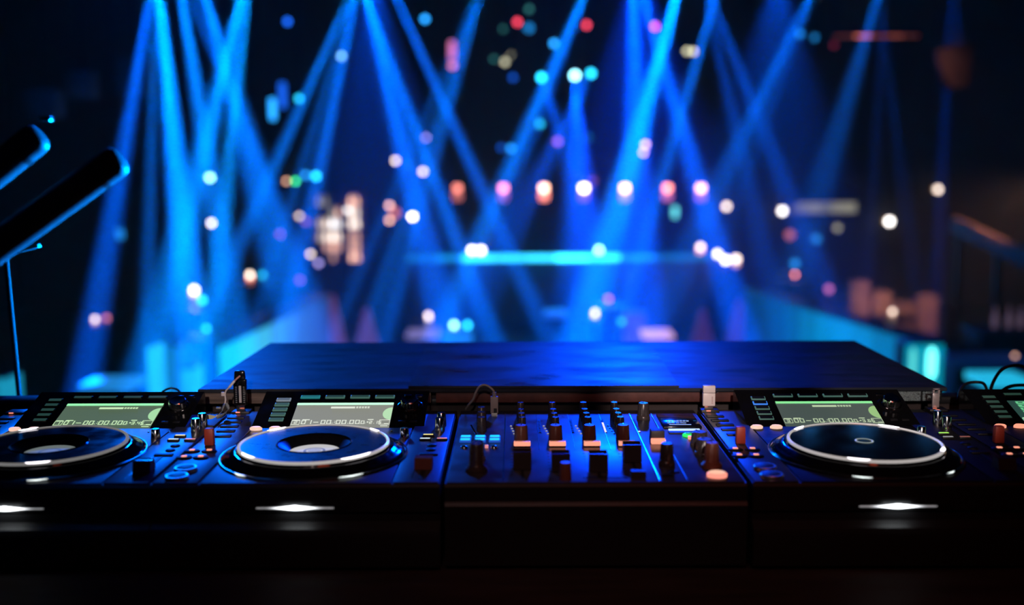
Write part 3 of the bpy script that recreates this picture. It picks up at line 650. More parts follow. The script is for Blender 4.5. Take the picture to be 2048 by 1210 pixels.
cable([(1978, 800, 1.57), (1984, 770, 1.585), (2000, 743, 1.60), (2022, 732, 1.60), (2050, 735, 1.60), (2085, 770, 1.59), (2095, 800, 1.57)], .0026, 'tallest black cable loop at the right frame edge')
cable([(1990, 800, 1.575), (2010, 777, 1.60), (2040, 770, 1.61), (2090, 776, 1.61), (2110, 800, 1.60)], .0026, 'flat black cable curving beneath the tallest cable loop')

# padded arms and stand at the left
pad = mat('arm_black', (.025, .025, .028), .55, bump=.1, scale=300, rvar=.05)
def arm(pa, pb, r, label, Y0, Y1):
    a, b = at(*pa, Y0), at(*pb, Y1); d = (b - a).normalized()
    t = thing('padded_arm', label, 'stand arm', a, 'black arms at the left frame edge')
    L_ = (b - a).length; q = d.to_track_quat('Z', 'Y').to_matrix()
    put('arm_tube', MB().lathe([(r, 0), (r, L_ - r * .6), (r * .93, L_ - r * .28), (r * .72, L_ - .07 * r), (r * .3, L_)], n=48, rot=q).mesh('arm_tube', True, 60), pad, t)
    put('end_band', MB().lathe([(r * 1.015, L_ - r * 1.9), (r * 1.015, L_ - r * 1.5)], n=48, rot=q, capb=False, capt=False).mesh('end_band'), plastic, t)
    return t, b
tA, eA = arm((-190, 625), (244, 315), .0172, 'longer thick black arm with a blue-lit underside', 1.10, 1.12)
tB, eB = arm((-190, 485), (84, 268), .0170, 'shorter thick black arm above, cut by the left edge', 1.12, 1.14)
put('arm_clamp', MB().box(at(92, 238, 1.14) - tB.location, (.013, .012, .006), bev=.002).mesh('arm_clamp'), chrome, tB)
t = thing('boom_stand', 'thin dark stand post rising at the left frame edge under the arms', 'stand', at(42, 830, 1.75))
pb_ = t.location.copy()
put('post', MB().tube([Vector((0, 0, 0)), at(14, 540, 1.75) - pb_, at(8, 470, 1.75) - pb_], .0042, 12).mesh('post'), mat('post_paint', (.015, .015, .018), .7, 0, spec=.2, rvar=.05), t)
put('post_clamp', MB().box(at(60, 496, 1.75) - pb_, (.034, .015, .006), Matrix.Rotation(R(-14), 3, 'Y'), bev=.001).mesh('post_clamp'), steel, t)
put('clamp_arm', MB().tube([at(10, 512, 1.75) - pb_, at(45, 501, 1.75) - pb_], .003).mesh('clamp_arm'), plastic, t)
put('post_foot', MB().tube([Vector((0, 0, 0)), Vector((.01, 0, 1.22 - pb_.z))], .006, 12).mesh('post_foot'), plastic, t)

# ------------------------------------------------------------------ club beyond the booth
ppx = lambda Y: Y / F                      # metres per photo pixel at distance Y
housing = mat('lamp_housing', (.02, .02, .022), .5, .3, rvar=.05)
brass = mat('lamp_brass', (.25, .15, .06), .35, .8, rvar=.05)
CC = dict(cream=(1, .80, .66), white=(1, .95, .92), peach=(1, .52, .36), pink=(1, .55, .62), rose=(1, .06, .12), magenta=(.9, .10, .55), coral=(1, .26, .20), cyan=(.02, .62, 1), ice=(.30, .85, 1), teal=(.10, .55, .55),
          blue=(.01, .14, 1), sky=(.02, .35, 1), green=(.05, .95, .12), lime=(.38, 1, .12), sand=(.75, .72, .48), mauve=(.62, .16, .36), lilac=(.45, .38, .95))
def em(c, s):
    return glow('lamp_%s_%d' % (c, round(s * 10)), CC[c], s)
def lamp(kind, px, py, Y, c, s, label, r=5.0, h=None, cat=None, group=None, tint=None):
    p = at(px, py, Y); rr = r * ppx(Y); s = s * 4.3
    m = em(c, s)
    if kind == 'spot':                      # can with a lens, hung from the ceiling
        t = thing('spot_lamp', label, cat or 'spot lamp', p, group)
        d = (Vector((0, 0, CH)) - p).normalized(); q = d.to_track_quat('Z', 'Y').to_matrix()
        put('housing', MB().lathe([(rr * .7, -rr * 4.5), (rr * 1.15, -rr * 3.9), (rr * 1.25, 0), (rr * 1.1, rr * .25)], n=20, rot=q, capt=False).mesh('housing'), housing, t)
        put('lens', MB().lathe([(rr * 1.05, 0), (rr * .9, rr * .22), (rr * .45, rr * .38), (.0001, rr * .42)], n=20, rot=q).mesh('lens'), m, t)
        put('yoke', MB().tube([Vector((-rr * 1.6, 0, 0)) - d * rr * 2, Vector((-rr * 1.6, 0, rr * 2.2)) - d * rr * 2, Vector((rr * 1.6, 0, rr * 2.2)) - d * rr * 2, Vector((rr * 1.6, 0, 0)) - d * rr * 2], rr * .15, 6).mesh('yoke'), housing, t)
        put('hanging_rod', MB().tube([Vector((0, 0, rr * 2.2)) - d * rr * 2, Vector((0, 0, WZ - p.z)) - Vector((d.x, d.y, 0)) * rr * 2], .012, 6).mesh('hanging_rod'), housing, t)
    elif kind == 'pendant':
        t = thing('pendant_lamp', label, cat or 'pendant lamp', p, group)
        put('bulb', MB().lathe([(rr * .25, rr * 1.0), (rr * .8, rr * .7), (rr, 0), (rr * .8, -rr * .65), (rr * .3, -rr * .98), (.0001, -rr)][::-1], n=20).mesh('bulb'), m, t)
        put('shade_cap', MB().lathe([(rr * .95, rr * .8), (rr * .5, rr * 1.5), (rr * .2, rr * 1.8)], n=20).mesh('shade_cap'), housing, t)
        put('cord', MB().tube([(0, 0, rr * 1.7), (0, 0, WZ - p.z)], .006, 6).mesh('cord'), housing, t)
        if tint:
            put('lower_glow', MB().lathe([(rr * .9, -rr * h), (rr * 1.15, -rr * h * .6), (rr * 1.15, -rr * 1.4), (rr * .9, -rr * 1.15)], n=20).mesh('lower_glow'), em(*tint), t)  # second glowing piece below the bulb
    elif kind == 'sconce':                  # wall lamp on the back wall
        p = at(px, py, WY1 - .22); rr = r * ppx(WY1); t = thing('wall_lamp', label, cat or 'wall lamp', p, group)
        put('back_plate', MB().box((0, .19, 0), (rr * 1.6, .05, rr * 3), bev=.01).mesh('back_plate'), brass, t)
        put('lamp_arm', MB().tube([(0, .17, -rr), (0, .06, -rr * 1.5), (0, 0, -rr * 1.05)], .012, 6).mesh('lamp_arm'), brass, t)
        put('globe', MB().lathe([(.0001, -rr), (rr * .6, -rr * .8), (rr, -rr * .1), (rr * .85, rr * .55), (rr * .4, rr * .95), (.0001, rr)], n=20).mesh('globe'), m, t)
    elif kind == 'table':                   # small globe lamp standing on a high table
        t = thing('table_lamp', label, cat or 'table lamp', p, group)
        put('globe', MB().lathe([(rr * .35, -rr), (rr * .8, -rr * .6), (rr, 0), (rr * .75, rr * .7), (.0001, rr)], n=20).mesh('globe'), m, t)
        hb = rr * (1.15 if group == 'no table' else 2.6)
        put('stem', MB().lathe([(rr * .9, -hb), (rr * .85, -hb + .01), (rr * .25, -hb + .02), (rr * .22, -rr * .95)], n=16).mesh('stem'), brass, t)
        if tint: put('glass_holder', MB().lathe([(rr * .6, -rr * 2.0), (rr * 1.05, -rr * 1.5), (rr * 1.05, -rr * 1.0), (rr * .7, -rr * .9)], n=20, capt=False).mesh('glass_holder'), em(*tint), t)
        if group not in ('no table', 'on furniture'):
            tz = p.z - hb
            TABLES.append((p.x, p.y, tz, label))
    elif kind == 'batten':                  # upright light tube
        t = thing('light_tube', label, cat or 'light tube', p, group); hh = h * ppx(Y) / 2
        put('tube', MB().lathe([(rr * .7, -hh), (rr, -hh * .9), (rr, hh * .9), (rr * .7, hh)], n=16).mesh('tube'), m, t)
        put('end_cap', MB().lathe([(rr * 1.1, hh * .96), (rr * 1.1, hh * 1.1)], n=16).mesh('end_cap'), housing, t)
        put('hanging_wire', MB().tube([(0, 0, hh), (0, 0, WZ - p.z)], .006, 6).mesh('hanging_wire'), housing, t)
    if group in ('no table', 'on furniture'): t['group'] = 'lamps standing on bars and cubes'
    return t
TABLES = []
# row of lamps over the far bar
G = 'lamps in a row over the far bar'
for px, c, s, tint, lb in ((915, 'coral', .75, ('coral', .9), 'dim orange pendant lamp, leftmost of the seven over the far bar'),
                     (1007, 'coral', 1.3, ('mauve', 1.0), 'red-orange pendant lamp, second from left over the far bar'),
                     (1088, 'peach', 2.2, ('coral', 3.2), 'cream pendant lamp with bright orange lower glow, third over the far bar'),
                     (1168, 'cream', 2.6, ('mauve', .8), 'brightest cream pendant lamp in the middle of the row over the far bar'),
                     (1250, 'pink', 2.0, ('mauve', 1.7), 'pink-white pendant lamp, third from right over the far bar'),
                     (1335, 'coral', 1.6, ('mauve', 1.7), 'coral pendant lamp, second from right over the far bar'),
                     (1402, 'peach', 1.6, ('mauve', 1.2), 'peach pendant lamp, rightmost of the seven over the far bar')):
    lamp('pendant', px, 376, 16.5, c, s, lb, r=8, h=3.0, group=G, tint=tint)
GC = 'lamps hanging high over the dance floor'
for px, py, Y, c, s, r, lb in (
    (575, 43, 13, 'blue', .9, 5, 'deep blue spot lamp, highest one at the upper left'),
    (850, 38, 13, 'sky', 1.3, 5, 'bright blue spot lamp at the top between two beams'),
    (683, 112, 13, 'ice', .75, 4.5, 'pale turquoise spot lamp inside the left crossing beam'),
    (598, 197, 12, 'cyan', .9, 5, 'cyan spot lamp beside the blue light tube'),
    (1035, 44, 14, 'rose', 1.0, 5, 'red spot lamp, leftmost of the three red ones'),
    (1173, 50, 14, 'rose', 1.0, 5, 'red spot lamp, middle of the three red ones'),
    (1310, 53, 14, 'magenta', 1.1, 5, 'pink-red spot lamp inside the wide blue beam'),
    (1058, 18, 15, 'teal', .18, 5, 'very dim teal spot lamp at the top edge'),
    (1058, 56, 15.5, 'sky', .30, 7, 'hazy blue spot lamp right of the leftmost red one'),
    (1007, 58, 15.6, 'teal', .16, 5, 'dim teal spot lamp left of the leftmost red one'),
    (1108, 87, 13, 'sky', 1.3, 5, 'blue ringed spot lamp under the middle red one'),
    (1010, 124, 15, 'sand', .55, 5, 'pale sand coloured spot lamp, lower of a pair'),
    (1023, 110, 15.7, 'sand', .40, 4.5, 'pale sand coloured spot lamp, upper of a pair'),
    (988, 118, 15, 'teal', .14, 4.5, 'faint green spot lamp left of the sand coloured pair'),
    (1374, 102, 15, 'sand', .80, 4.5, 'yellowish spot lamp, left of a touching pair'),
    (1387, 103, 15.5, 'sand', .95, 4.5, 'yellowish spot lamp, right of a touching pair'),
    (1083, 155, 13.2, 'cyan', 1.8, 6, 'bright cyan spot lamp, leftmost of the three with beams'),
    (1150, 151, 13.2, 'ice', 2.6, 6.5, 'brightest cyan-white spot lamp, in the middle of three'),
    (1182, 147, 13.6, 'cyan', 1.6, 6, 'cyan spot lamp, rightmost of the three with beams'),
    (1026, 155, 13.4, 'blue', .35, 5, 'dim blue spot lamp left of the bright cyan ones'),
    (1080, 248, 14, 'cyan', .75, 5, 'round cyan spot lamp below the leftmost bright one'),
    (1022, 297, 14.7, 'sky', .85, 5, 'blue spot lamp beside a fainter one, left of middle'),
    (1003, 295, 15.3, 'blue', .32, 5, 'faint blue spot lamp touching the brighter blue one'),
    (1178, 275, 14.5, 'sky', .10, 6, 'barely glowing blue spot lamp right of the vertical beam'),
    (1115, 283, 14.5, 'mauve', .42, 5.5, 'dim mauve spot lamp left of the vertical beam'),
    (1186, 362, 17.5, 'mauve', .16, 5, 'faint violet spot lamp right of the brightest pendant'),
    (1600, 68, 13, 'sky', .36, 5, 'dull blue spot lamp at the upper right, left of two'),
    (1629, 75, 13.7, 'sky', .26, 5, 'dull blue spot lamp at the upper right, right of two'),
    (1668, 90, 12, 'rose', .05, 5, 'nearly dark red spot lamp at the upper right'),
    (852, 275, 15, 'lilac', .75, 4, 'small lilac spot lamp where two beams meet'),
    (820, 330, 16, 'sky', .16, 5, 'faint blue spot lamp between two cream lamps')):
    lamp('spot', px, py, Y, c, s, lb, r=r, group=GC)
GP = 'cream globe lamps hanging in the room'
for px, py, Y, c, s, r, lb in (
    (791, 321, 15, 'cream', 1.25, 5, 'cream pendant globe, upper of two left of middle'),
    (846, 343, 15, 'cream', 1.3, 5, 'cream pendant globe, lower of two left of middle'),
    (1291, 289, 15, 'pink', 1.5, 4.5, 'pink-white pendant globe, upper of a stacked pair'),
    (1287, 305, 15.2, 'pink', 1.15, 4.5, 'pink-white pendant globe, lower of a stacked pair'),
    (420, 355, 12, 'lime', 1.5, 6, 'lime green-white pendant globe in the left beams'),
    (573, 362, 14, 'peach', .95, 4, 'peach pendant globe beside the green one'),
    (591, 362, 14.1, 'green', 1.3, 4.5, 'bright green pendant globe touching the peach one'),
    (611, 350, 14.3, 'sky', .95, 5, 'sky blue pendant globe right of the green one'),
    (632, 352, 14.2, 'cyan', 1.5, 6, 'cyan pendant globe right of the sky blue one'),
    (598, 432, 16, 'cream', 1.15, 4.5, 'cream pendant globe left of the bottle shelf'),
    (423, 446, 13, 'white', 1.5, 5, 'white pendant globe in the left beams below the lime one'),
    (695, 420, 15, 'white', 1.0, 4.5, 'white pendant globe hanging before the bottle shelf'),
    (779, 411, 16, 'peach', 1.25, 5, 'peach pendant globe, upper of two beside the white one'),
    (779, 440, 16.5, 'peach', 1.25, 5, 'peach pendant globe, lower of two beside the white one'),
    (790, 425, 16.6, 'coral', .32, 8, 'dim red pendant globe behind the two peach ones'),
    (825, 433, 15, 'white', 2.8, 5.5, 'very bright white pendant globe left of the far bar'),
    (621, 508, 15, 'cream', 1.25, 4.5, 'cream pendant globe below the bottle shelf'),
    (637, 526, 15, 'lilac', .85, 5, 'bluish pendant globe under the cream one by the shelf')):
    lamp('pendant', px, py, Y, c, s, lb, r=r, group=GP)
GW = 'wall lamps on the back wall'
for px, py, c, s, r, lb in (
    (1453, 413, 'cream', 1.5, 5.5, 'cream wall lamp right of the row of pendants'),
    (1565, 422, 'white', 1.9, 6, 'white wall lamp left of the dim beige light box'),
    (1779, 443, 'white', 2.2, 6.5, 'bright white wall lamp at the right, over the banquette'),
    (1876, 379, 'cream', 1.35, 5.5, 'cream wall lamp, rightmost on the back wall'),
    (1580, 470, 'coral', .22, 8, 'dim red wall lamp below the white one'),
    (1675, 456, 'sand', .22, 6, 'dim sand coloured wall lamp right of the red one'),
    (1633, 478, 'sky', .30, 7, 'dim blue wall lamp in the right background')):
    lamp('sconce', px, py, WY1, c, s, lb, r=r, group=GW)
GT = 'small lamps on high tables'
for px, py, Y, c, s, r, tint, lb in (
    (190, 638, 11, 'cream', 1.1, 4.5, ('peach', 2.0), 'cream candle lamp on a high table at the far left'),
    (213, 636, 11.3, 'coral', .45, 5, None, 'dim rose candle lamp behind the cream one at far left'),
    (388, 580, 12.5, 'white', 1.8, 6.5, ('pink', 2.5), 'pink-white candle lamp in the left beams'),
    (404, 600, 12.0, 'cyan', 1.3, 6, None, 'cyan candle lamp below the pink-white one'),
    (413, 657, 11.0, 'cyan', 1.2, 4.5, None, 'small cyan candle lamp near the left glowing wall'),
    (500, 550, 13, 'cream', 1.5, 5.5, ('coral', 3.0), 'cream candle lamp with a coral holder above the left wall'),
    (525, 550, 13.5, 'cyan', .6, 5.5, None, 'cyan candle lamp right of the cream one'),
    (857, 631, 13, 'cream', 1.5, 4.5, ('cream', 3.0), 'cream candle lamp on a table at the dance floor'),
    (1190, 625, 13.2, 'cream', 1.5, 4.5, ('cream', 3.2), 'cream candle lamp in the middle of the dance floor'),
    (1217, 598, 14, 'mauve', .9, 5, None, 'mauve candle lamp right of the middle cream one'),
    (1243, 643, 12.8, 'cyan', .8, 4.5, None, 'single cyan candle lamp right of the middle'),
    (1435, 508, 16.5, 'white', 1.8, 5.5, None, 'white table lamp, left of a tight cluster of three'),
    (1451, 520, 16.2, 'white', 2.0, 6, None, 'white table lamp, lowest of a tight cluster of three'),
    (1472, 518, 16.5, 'cream', 1.5, 6.5, ('peach', 2.0), 'cream table lamp, right of a tight cluster of three'),
    (1590, 549, 14, 'coral', 1.3, 4, None, 'coral candle lamp above the right glowing wall'),
    (1590, 527, 14.6, 'sky', .35, 7, None, 'dull blue lamp behind the coral one'),
    (1658, 578, 13, 'mauve', .45, 6.5, None, 'dull mauve lamp above the right glowing wall'),
    (1785, 623, 11, 'cream', 1.0, 4.5, ('peach', 1.5), 'cream candle lamp on the table before the banquette')):
    lamp('table', px, py, Y, c, s, lb, r=r, group=GT, tint=tint)
for px, c, s, r, lb in ((944, 'white', 2.2, 6, 'white lamp at the left end of the glowing far bar'), (962, 'white', 2.2, 6, 'white lamp right beside the leftmost one on the far bar'), (1198, 'ice', 2.6, 6, 'ice white lamp on the far bar right of the middle')):
    lamp('table', px, 500.5, 17.35, c, s, lb, r=r, group='no table')
lamp('table', 1401, 494, 17.4, 'cream', 1.6, 'cream table lamp at the right end of the far bar', r=5.5, group='on furniture', tint=('coral', 3.0))
lamp('table', 908, 650, 12.55, 'ice', 2.0, 'ice white candle lamp on the blue-cyan cube, left one', r=5.5, group='on furniture')
lamp('table', 935, 650, 12.55, 'cyan', 1.5, 'cyan candle lamp on the blue-cyan cube, right one', r=5.5, group='on furniture')
lamp('table', 2030, 712, 8.8, 'peach', .6, 'small peach candle lamp at the right frame edge', r=4, group='on furniture')
tabletop = mat('table_top_dark', (.03, .03, .035), .35, rvar=.05)
for i, (x, y, z, lb) in enumerate(TABLES):
    if z < .35: continue
    h_ = max(.3, z)
    t = thing('high_table', 'dark round pedestal table under the ' + ' '.join(lb.split()[:9]), 'table', (x, y, 0), 'pedestal tables around the dance floor')
    rr = .10 if any(q is not TABLES[i] and abs(x - q[0]) < .5 and abs(y - q[1]) < .5 for q in TABLES) else .24
    put('table_top', MB().lathe([(rr * .95, h_ - .03), (rr, h_ - .02), (rr, h_ - .001)], n=28).mesh('table_top'), tabletop, t)
    put('column', MB().lathe([(.035, .02), (.03, h_ - .03)], n=14).mesh('column'), housing, t)
    put('base', MB().lathe([(rr * .8, 0), (rr * .78, .015), (.04, .03)], n=24).mesh('base'), housing, t)

# light tubes
lamp('batten', 545, 218, 12, 'sky', .62, 'blue upright light tube hanging at the upper left', r=6, h=42)
lamp('batten', 565, 190, 12.4, 'blue', .28, 'dim deep blue light tube behind the brighter one', r=7, h=50)
lamp('batten', 904, 100, 14, 'mauve', .42, 'dim mauve light tube at the top left of middle', r=6, h=34)
lamp('spot', 905, 131, 14.2, 'coral', .45, 'dim coral spot lamp under the mauve light tube', r=6, group=GC)
lamp('batten', 1350, 424, 17, 'teal', .7, 'short pale teal light tube under the row of pendants', r=5, h=22)
lamp('batten', 240, 468, 11, 'sky', .20, 'short dull blue light tube in the left beams', r=7, h=20)
for px, py, lb in ((612, 443, 'small dim mauve lamp left of the bottle shelf'), (560, 468, 'tiny mauve lamp in the left background'), (600, 560, 'dark red lamp under the bluish globe')):
    lamp('pendant', px, py, 15.5, 'mauve', .30, lb, r=5, group=GP)

# far bar
YB = 17.2
bl_, br_ = at(812, 508, YB), at(1425, 508, YB); zt = bl_.z; wb = br_.x - bl_.x
t = thing('bar_counter', 'long far bar with a glowing cyan strip under its top', 'bar', ((bl_.x + br_.x) / 2, YB + .3, 0))
put('counter_body', MB().box((0, 0, zt / 2 - .03), (wb, .55, zt - .06), bev=.01).mesh('counter_body'), mat('bar_front', (.05, .09, .12), .45, rvar=.1), t)
put('counter_top', MB().box((0, -.02, zt - .01), (wb + .1, .68, .02), bev=.008).mesh('counter_top'), gloss, t)
seg = ((812, 870, .10), (870, 925, .22), (925, 985, .9), (985, 1050, .7), (1050, 1110, .8), (1110, 1180, 1.6), (1180, 1240, .9), (1240, 1310, .25), (1310, 1425, .10))
for a, b, s in seg:
    xa, xb = at(a, 512, YB).x - t.location.x, at(b, 512, YB).x - t.location.x
    put('light_strip', MB().box(((xa + xb) / 2, -.29, zt - .07), (xb - xa - .01, .03, .095)).mesh('light_strip'), glow('bar_strip_%d' % (s * 100), (.01, .42, 1.0) if s < .5 else (.03, .62, 1.0), s * 4.0), t)
for q in range(8): put('front_panel', shared('bfp', lambda: MB().box((0, 0, 0), (wb / 8 - .05, .02, zt - .35), bev=.006).mesh('front_panel')), mat('bar_panel', (.06, .12, .16), .4, rvar=.1), t, (-wb / 2 + wb / 8 * (q + .5), -.285, (zt - .2) / 2))
light('bar_glow', 'AREA', (t.location.x + .2, YB - .25, zt - .1), 30, (.0, .4, 1.0), to=(t.location.x, YB - 3, .6), shape='RECTANGLE', size=3.0, size_y=.1)

# bottle shelf, its warm backlight put into the bottles as glow
YS = 18.5
c0 = at(681, 455, YS)
t = thing('bottle_shelf', 'dark back-bar shelf unit with warm glowing bottles, left of the far bar', 'shelf', (c0.x, c0.y, 0))
shw = mat('shelf_wood', (.10, .06, .04), .5, var=.2)
W_ = 100 * ppx(YS); z1, z0 = at(681, 385, YS).z, at(681, 525, YS).z
for sx in (-.5, .12, .5): put('side_panel', MB().box((sx * W_, 0, z1 / 2), (.03, .3, z1)).mesh('side_panel'), shw, t)
put('back_panel', MB().box((0, .14, z1 / 2), (W_, .02, z1)).mesh('back_panel'), shw, t)
rows = [at(681, y, YS).z for y in (412, 434, 456, 482, 502, 522)]
for z in rows: put('shelf_board', shared('shb', lambda: MB().box((0, 0, 0), (W_ - .03, .28, .02)).mesh('shelf_board')), shw, t, (0, 0, z))
def bottle(px, row, c, s, lb, hh=.16, rr=.034):
    z = rows[row] + .01; x = at(px, 450, YS - .05).x
    me = shared('btl%d' % round(hh * 100), lambda: MB().lathe([(rr, 0), (rr * 1.02, hh * .55), (rr * .4, hh * .75), (rr * .35, hh)], n=14).mesh('glass'))
    o = put('bottle', me, em(c, s * 4.3), None, (x, YS - .05, z)); tag(o, lb, 'bottle', 'glowing bottles on the back-bar shelf')
col = {640: 'far left', 652: 'left', 665: 'middle', 676: 'right', 703: 'narrow column left', 714: 'narrow column right'}
nm_ = ['top', 'second', 'third', 'fourth', 'fifth', 'lowest']
for px, row, c, s in ((640, 0, 'sand', .12), (652, 0, 'sand', .10), (665, 1, 'sand', .14), (676, 1, 'peach', .32), (640, 2, 'cream', .22), (652, 2, 'cream', .45), (665, 2, 'white', .7), (676, 2, 'white', .5),
    (652, 3, 'cream', .5), (665, 3, 'cream', .75), (676, 3, 'cream', .5), (640, 3, 'cream', .22), (652, 4, 'peach', .30), (665, 4, 'peach', .4), (676, 4, 'peach', .3), (665, 5, 'peach', .2),
    (703, 0, 'peach', .6), (714, 0, 'peach', .45), (703, 1, 'cream', .6), (714, 1, 'cream', .4), (703, 2, 'cream', .7), (714, 2, 'cream', .6), (703, 3, 'peach', .3), (714, 3, 'peach', .25), (703, 4, 'peach', .35), (714, 4, 'peach', .3), (703, 5, 'peach', .6), (714, 5, 'peach', .45)):
    bottle(px, row, c, s * 1.2, '%s glowing bottle on the %s shelf board, %s' % ({'sand': 'dim sand', 'cream': 'cream', 'white': 'white', 'peach': 'peach'}[c], nm_[row], col[px]))

# glowing low walls beside the dance floor
ZW = 1.08
def low_wall(nm, label, pts, strengths, colf, side):
    a, b = atz(*pts[0], ZW), atz(*pts[1], ZW); d = Vector((b.x - a.x, b.y - a.y, 0)); L_ = d.length; ang = math.atan2(d.y, d.x)
    t = thing(nm, label, 'low wall', (a.x, a.y, 0), None, ang)
    put('wall_core', MB().box((L_ / 2, -side * .12, ZW / 2 - .02), (L_, .2, ZW - .04), bev=.01).mesh('wall_core'), housing, t)
    put('wall_cap', MB().box((L_ / 2, -side * .10, ZW - .02), (L_ + .04, .28, .04), bev=.01).mesh('wall_cap'), mat('cap_blue', (.10, .12, .14), .4, rvar=.05), t)
    n = len(strengths)
    for i, s in enumerate(strengths):
        x = L_ * (i + .5) / n
        put('light_panel', MB().box((x, side * .0, ZW / 2 - .02), (L_ / n - .004, .04, ZW - .06)).mesh('light_panel'), glow('wall_glow_%s_%d' % ('left' if side < 0 else 'right', i), colf(i / n), s), t)
    return t, L_
low_wall('glowing_barrier', 'bright cyan glowing low wall left of the dance floor', ((441, 684), (655, 588)), (.95, 1.0, .9, .6, .38, .25, .18, .12), lambda u: (.01 + .2 * u, .72 - .45 * u, 1.0), -1)
low_wall('glowing_barrier', 'cyan glowing low wall right of the dance floor', ((1889, 690), (1492, 577)), (.30, .28, .38, .55, .66, .62, .45, .26, .16, .10, .07), lambda u: (.0, .50 - .15 * u, 1.0), 1)
# lit end block of the right wall with two uplighters
e0 = atz(1889, 690, ZW); 
t = thing('light_box', 'cyan glowing box closing the near end of the right low wall', 'light box', (at(1846, 740, 8.6).x, 8.6, 0))
put('box_body', MB().box((0, .1, .605), (.34, .2, 1.21), bev=.01).mesh('box_body'), housing, t)
put('glow_panel', MB().box((0, -.01, .64), (.31, .02, 1.12), bev=.004).mesh('glow_panel'), glow('end_glow', (.0, .42, .62), .75), t)
for x, s, rr in ((-.105, .9, .020), (.050, 3.0, .034)):
    put('glow_tube', MB().lathe([(rr * .4, .92), (rr, .97), (rr, 1.13), (rr * .4, 1.18)], n=16).mesh('glow_tube'), glow('glow_tube_%d' % (s * 10), (.15, 1.0, .92), s), t, (x, -.045, 0))

# seats, cubes and tables near the left and right
def cube(px0, px1, py0, Y, c, s, label, cat='light cube', depth=.3):
    a, b = at(px0, py0, Y), at(px1, py0, Y); wd = b.x - a.x; h_ = a.z
    t = thing('light_cube', label, cat, ((a.x + b.x) / 2, Y + depth / 2, 0), 'glowing furniture around the floor')
    put('cube_body', MB().box((0, 0, h_ / 2), (wd, depth, h_ - .02), bev=.012).mesh('cube_body'), glow('cube_%s_%d' % (c, s * 100), CC[c], s), t)
    put('cube_top', MB().box((0, 0, h_ + .002), (wd * 1.02, depth * 1.02, .02), bev=.004).mesh('cube_top'), mat('cube_cap', (.2, .25, .3), .4, rvar=.05), t)
cube(292, 306, 692, 9.2, 'cyan', .85, 'slim bright cyan light column at the left')
cube(326, 354, 694, 9.6, 'cyan', .22, 'teal glowing cube right of the slim light column')
cube(378, 437, 697, 10.2, 'blue', .42, 'blue glowing block between the cyan cubes and the left wall', depth=.25)
cube(360, 386, 738, 8.8, 'cyan', .55, 'small cyan glowing cube in front of the teal one')
cube(884, 944, 662, 12.4, 'sky', .55, 'blue-cyan glowing cube on the dance floor left of middle')
cube(1252, 1290, 628, 13.2, 'lilac', .12, 'faint lilac cube right of the middle cyan lamp')
cube(-10, 12, 756, 9.0, 'cyan', .5, 'cyan cube cut by the left frame edge')
def ledge(px0, px1, py, Y, c, s, label):
    a, b = at(px0, py, Y), at(px1, py, Y); wd = b.x - a.x
    t = thing('lit_table', label, 'table', ((a.x + b.x) / 2, Y + .2, 0), 'low tables with lit tops')
    put('lit_top', MB().box((0, 0, a.z - .03), (wd, .4, .06), bev=.01).mesh('lit_top'), glow('ledge_%s_%d' % (c, s * 100), CC[c], s), t)
    for sx in (-.4, .4): put('leg', MB().box((sx * wd, 0, a.z / 2 - .03), (.05, .3, a.z - .06)).mesh('leg'), housing, t)
ledge(155, 258, 770, 8.4, 'sky', .65, 'low table with sky blue lit top at the left')
ledge(1288, 1348, 669, 12.2, 'pink', .85, 'table with pink-white lit top behind the board')
ledge(812, 875, 668, 12.2, 'lilac', .45, 'table with lilac lit top behind the board, left of middle')
ledge(1975, 2075, 762, 7.6, 'cyan', .8, 'table with cyan lit top at the right frame edge')
ledge(1090, 1135, 627, 14, 'blue', .9, 'distant table with deep blue lit top on the dance floor')
ledge(1905, 2075, 722, 8.6, 'blue', .05, 'dark blue table at the right with bottles behind')
# cloth covered tables, the light on the cloth put in as glow
for px, py0, Y, c, s, lb in ((665, 590, 13.8, 'mauve', .16, 'mauve glowing cone of cloth beside the left wall'), (733, 617, 13.8, 'mauve', .14, 'low mauve cloth cone right of the taller one'), (1478, 600, 14.2, 'mauve', .06, 'dim mauve cloth cone beside the right wall'), (1405, 618, 14.0, 'mauve', .08, 'dim low mauve cloth cone right of the floor')):
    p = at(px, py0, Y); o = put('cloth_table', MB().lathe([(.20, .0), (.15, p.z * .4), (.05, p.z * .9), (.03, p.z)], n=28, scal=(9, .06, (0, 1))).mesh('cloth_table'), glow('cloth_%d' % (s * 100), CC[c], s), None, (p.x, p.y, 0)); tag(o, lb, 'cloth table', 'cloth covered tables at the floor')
# banquette at the right, lit by its candle
p = at(1805, 590, 11.6)
brown = mat('seat_brown', (.40, .23, .19), .7, bump=.4, scale=6, var=.2)
t = thing('banquette', 'tall brown banquette dimly lit by the candle at the right', 'bench', (p.x, 11.7, 0))
for q in range(4):
    hz_ = (1.42, 1.30, 1.18, 1.26)[q]
    put('back_cushion', MB().box((-.42 + .26 * q, .12, hz_ / 2 + .1), (.25, .16, hz_ - .25), bev=.06).mesh('back_cushion'), brown, t)
put('seat', MB().box((0, -.12, .42), (1.15, .5, .2), bev=.05).mesh('seat'), brown, t)
put('seat_base', MB().box((0, 0, .16), (1.1, .5, .32), bev=.01).mesh('seat_base'), housing, t)
lp_ = at(1785, 623, 11); light('candle_glow', 'SPOT', lp_ + Vector((0, .03, .12)), 9, (1.0, .55, .40), to=lp_ + Vector((0, .9, .0)), spot_size=R(100), spot_blend=.6, shadow_soft_size=.04)
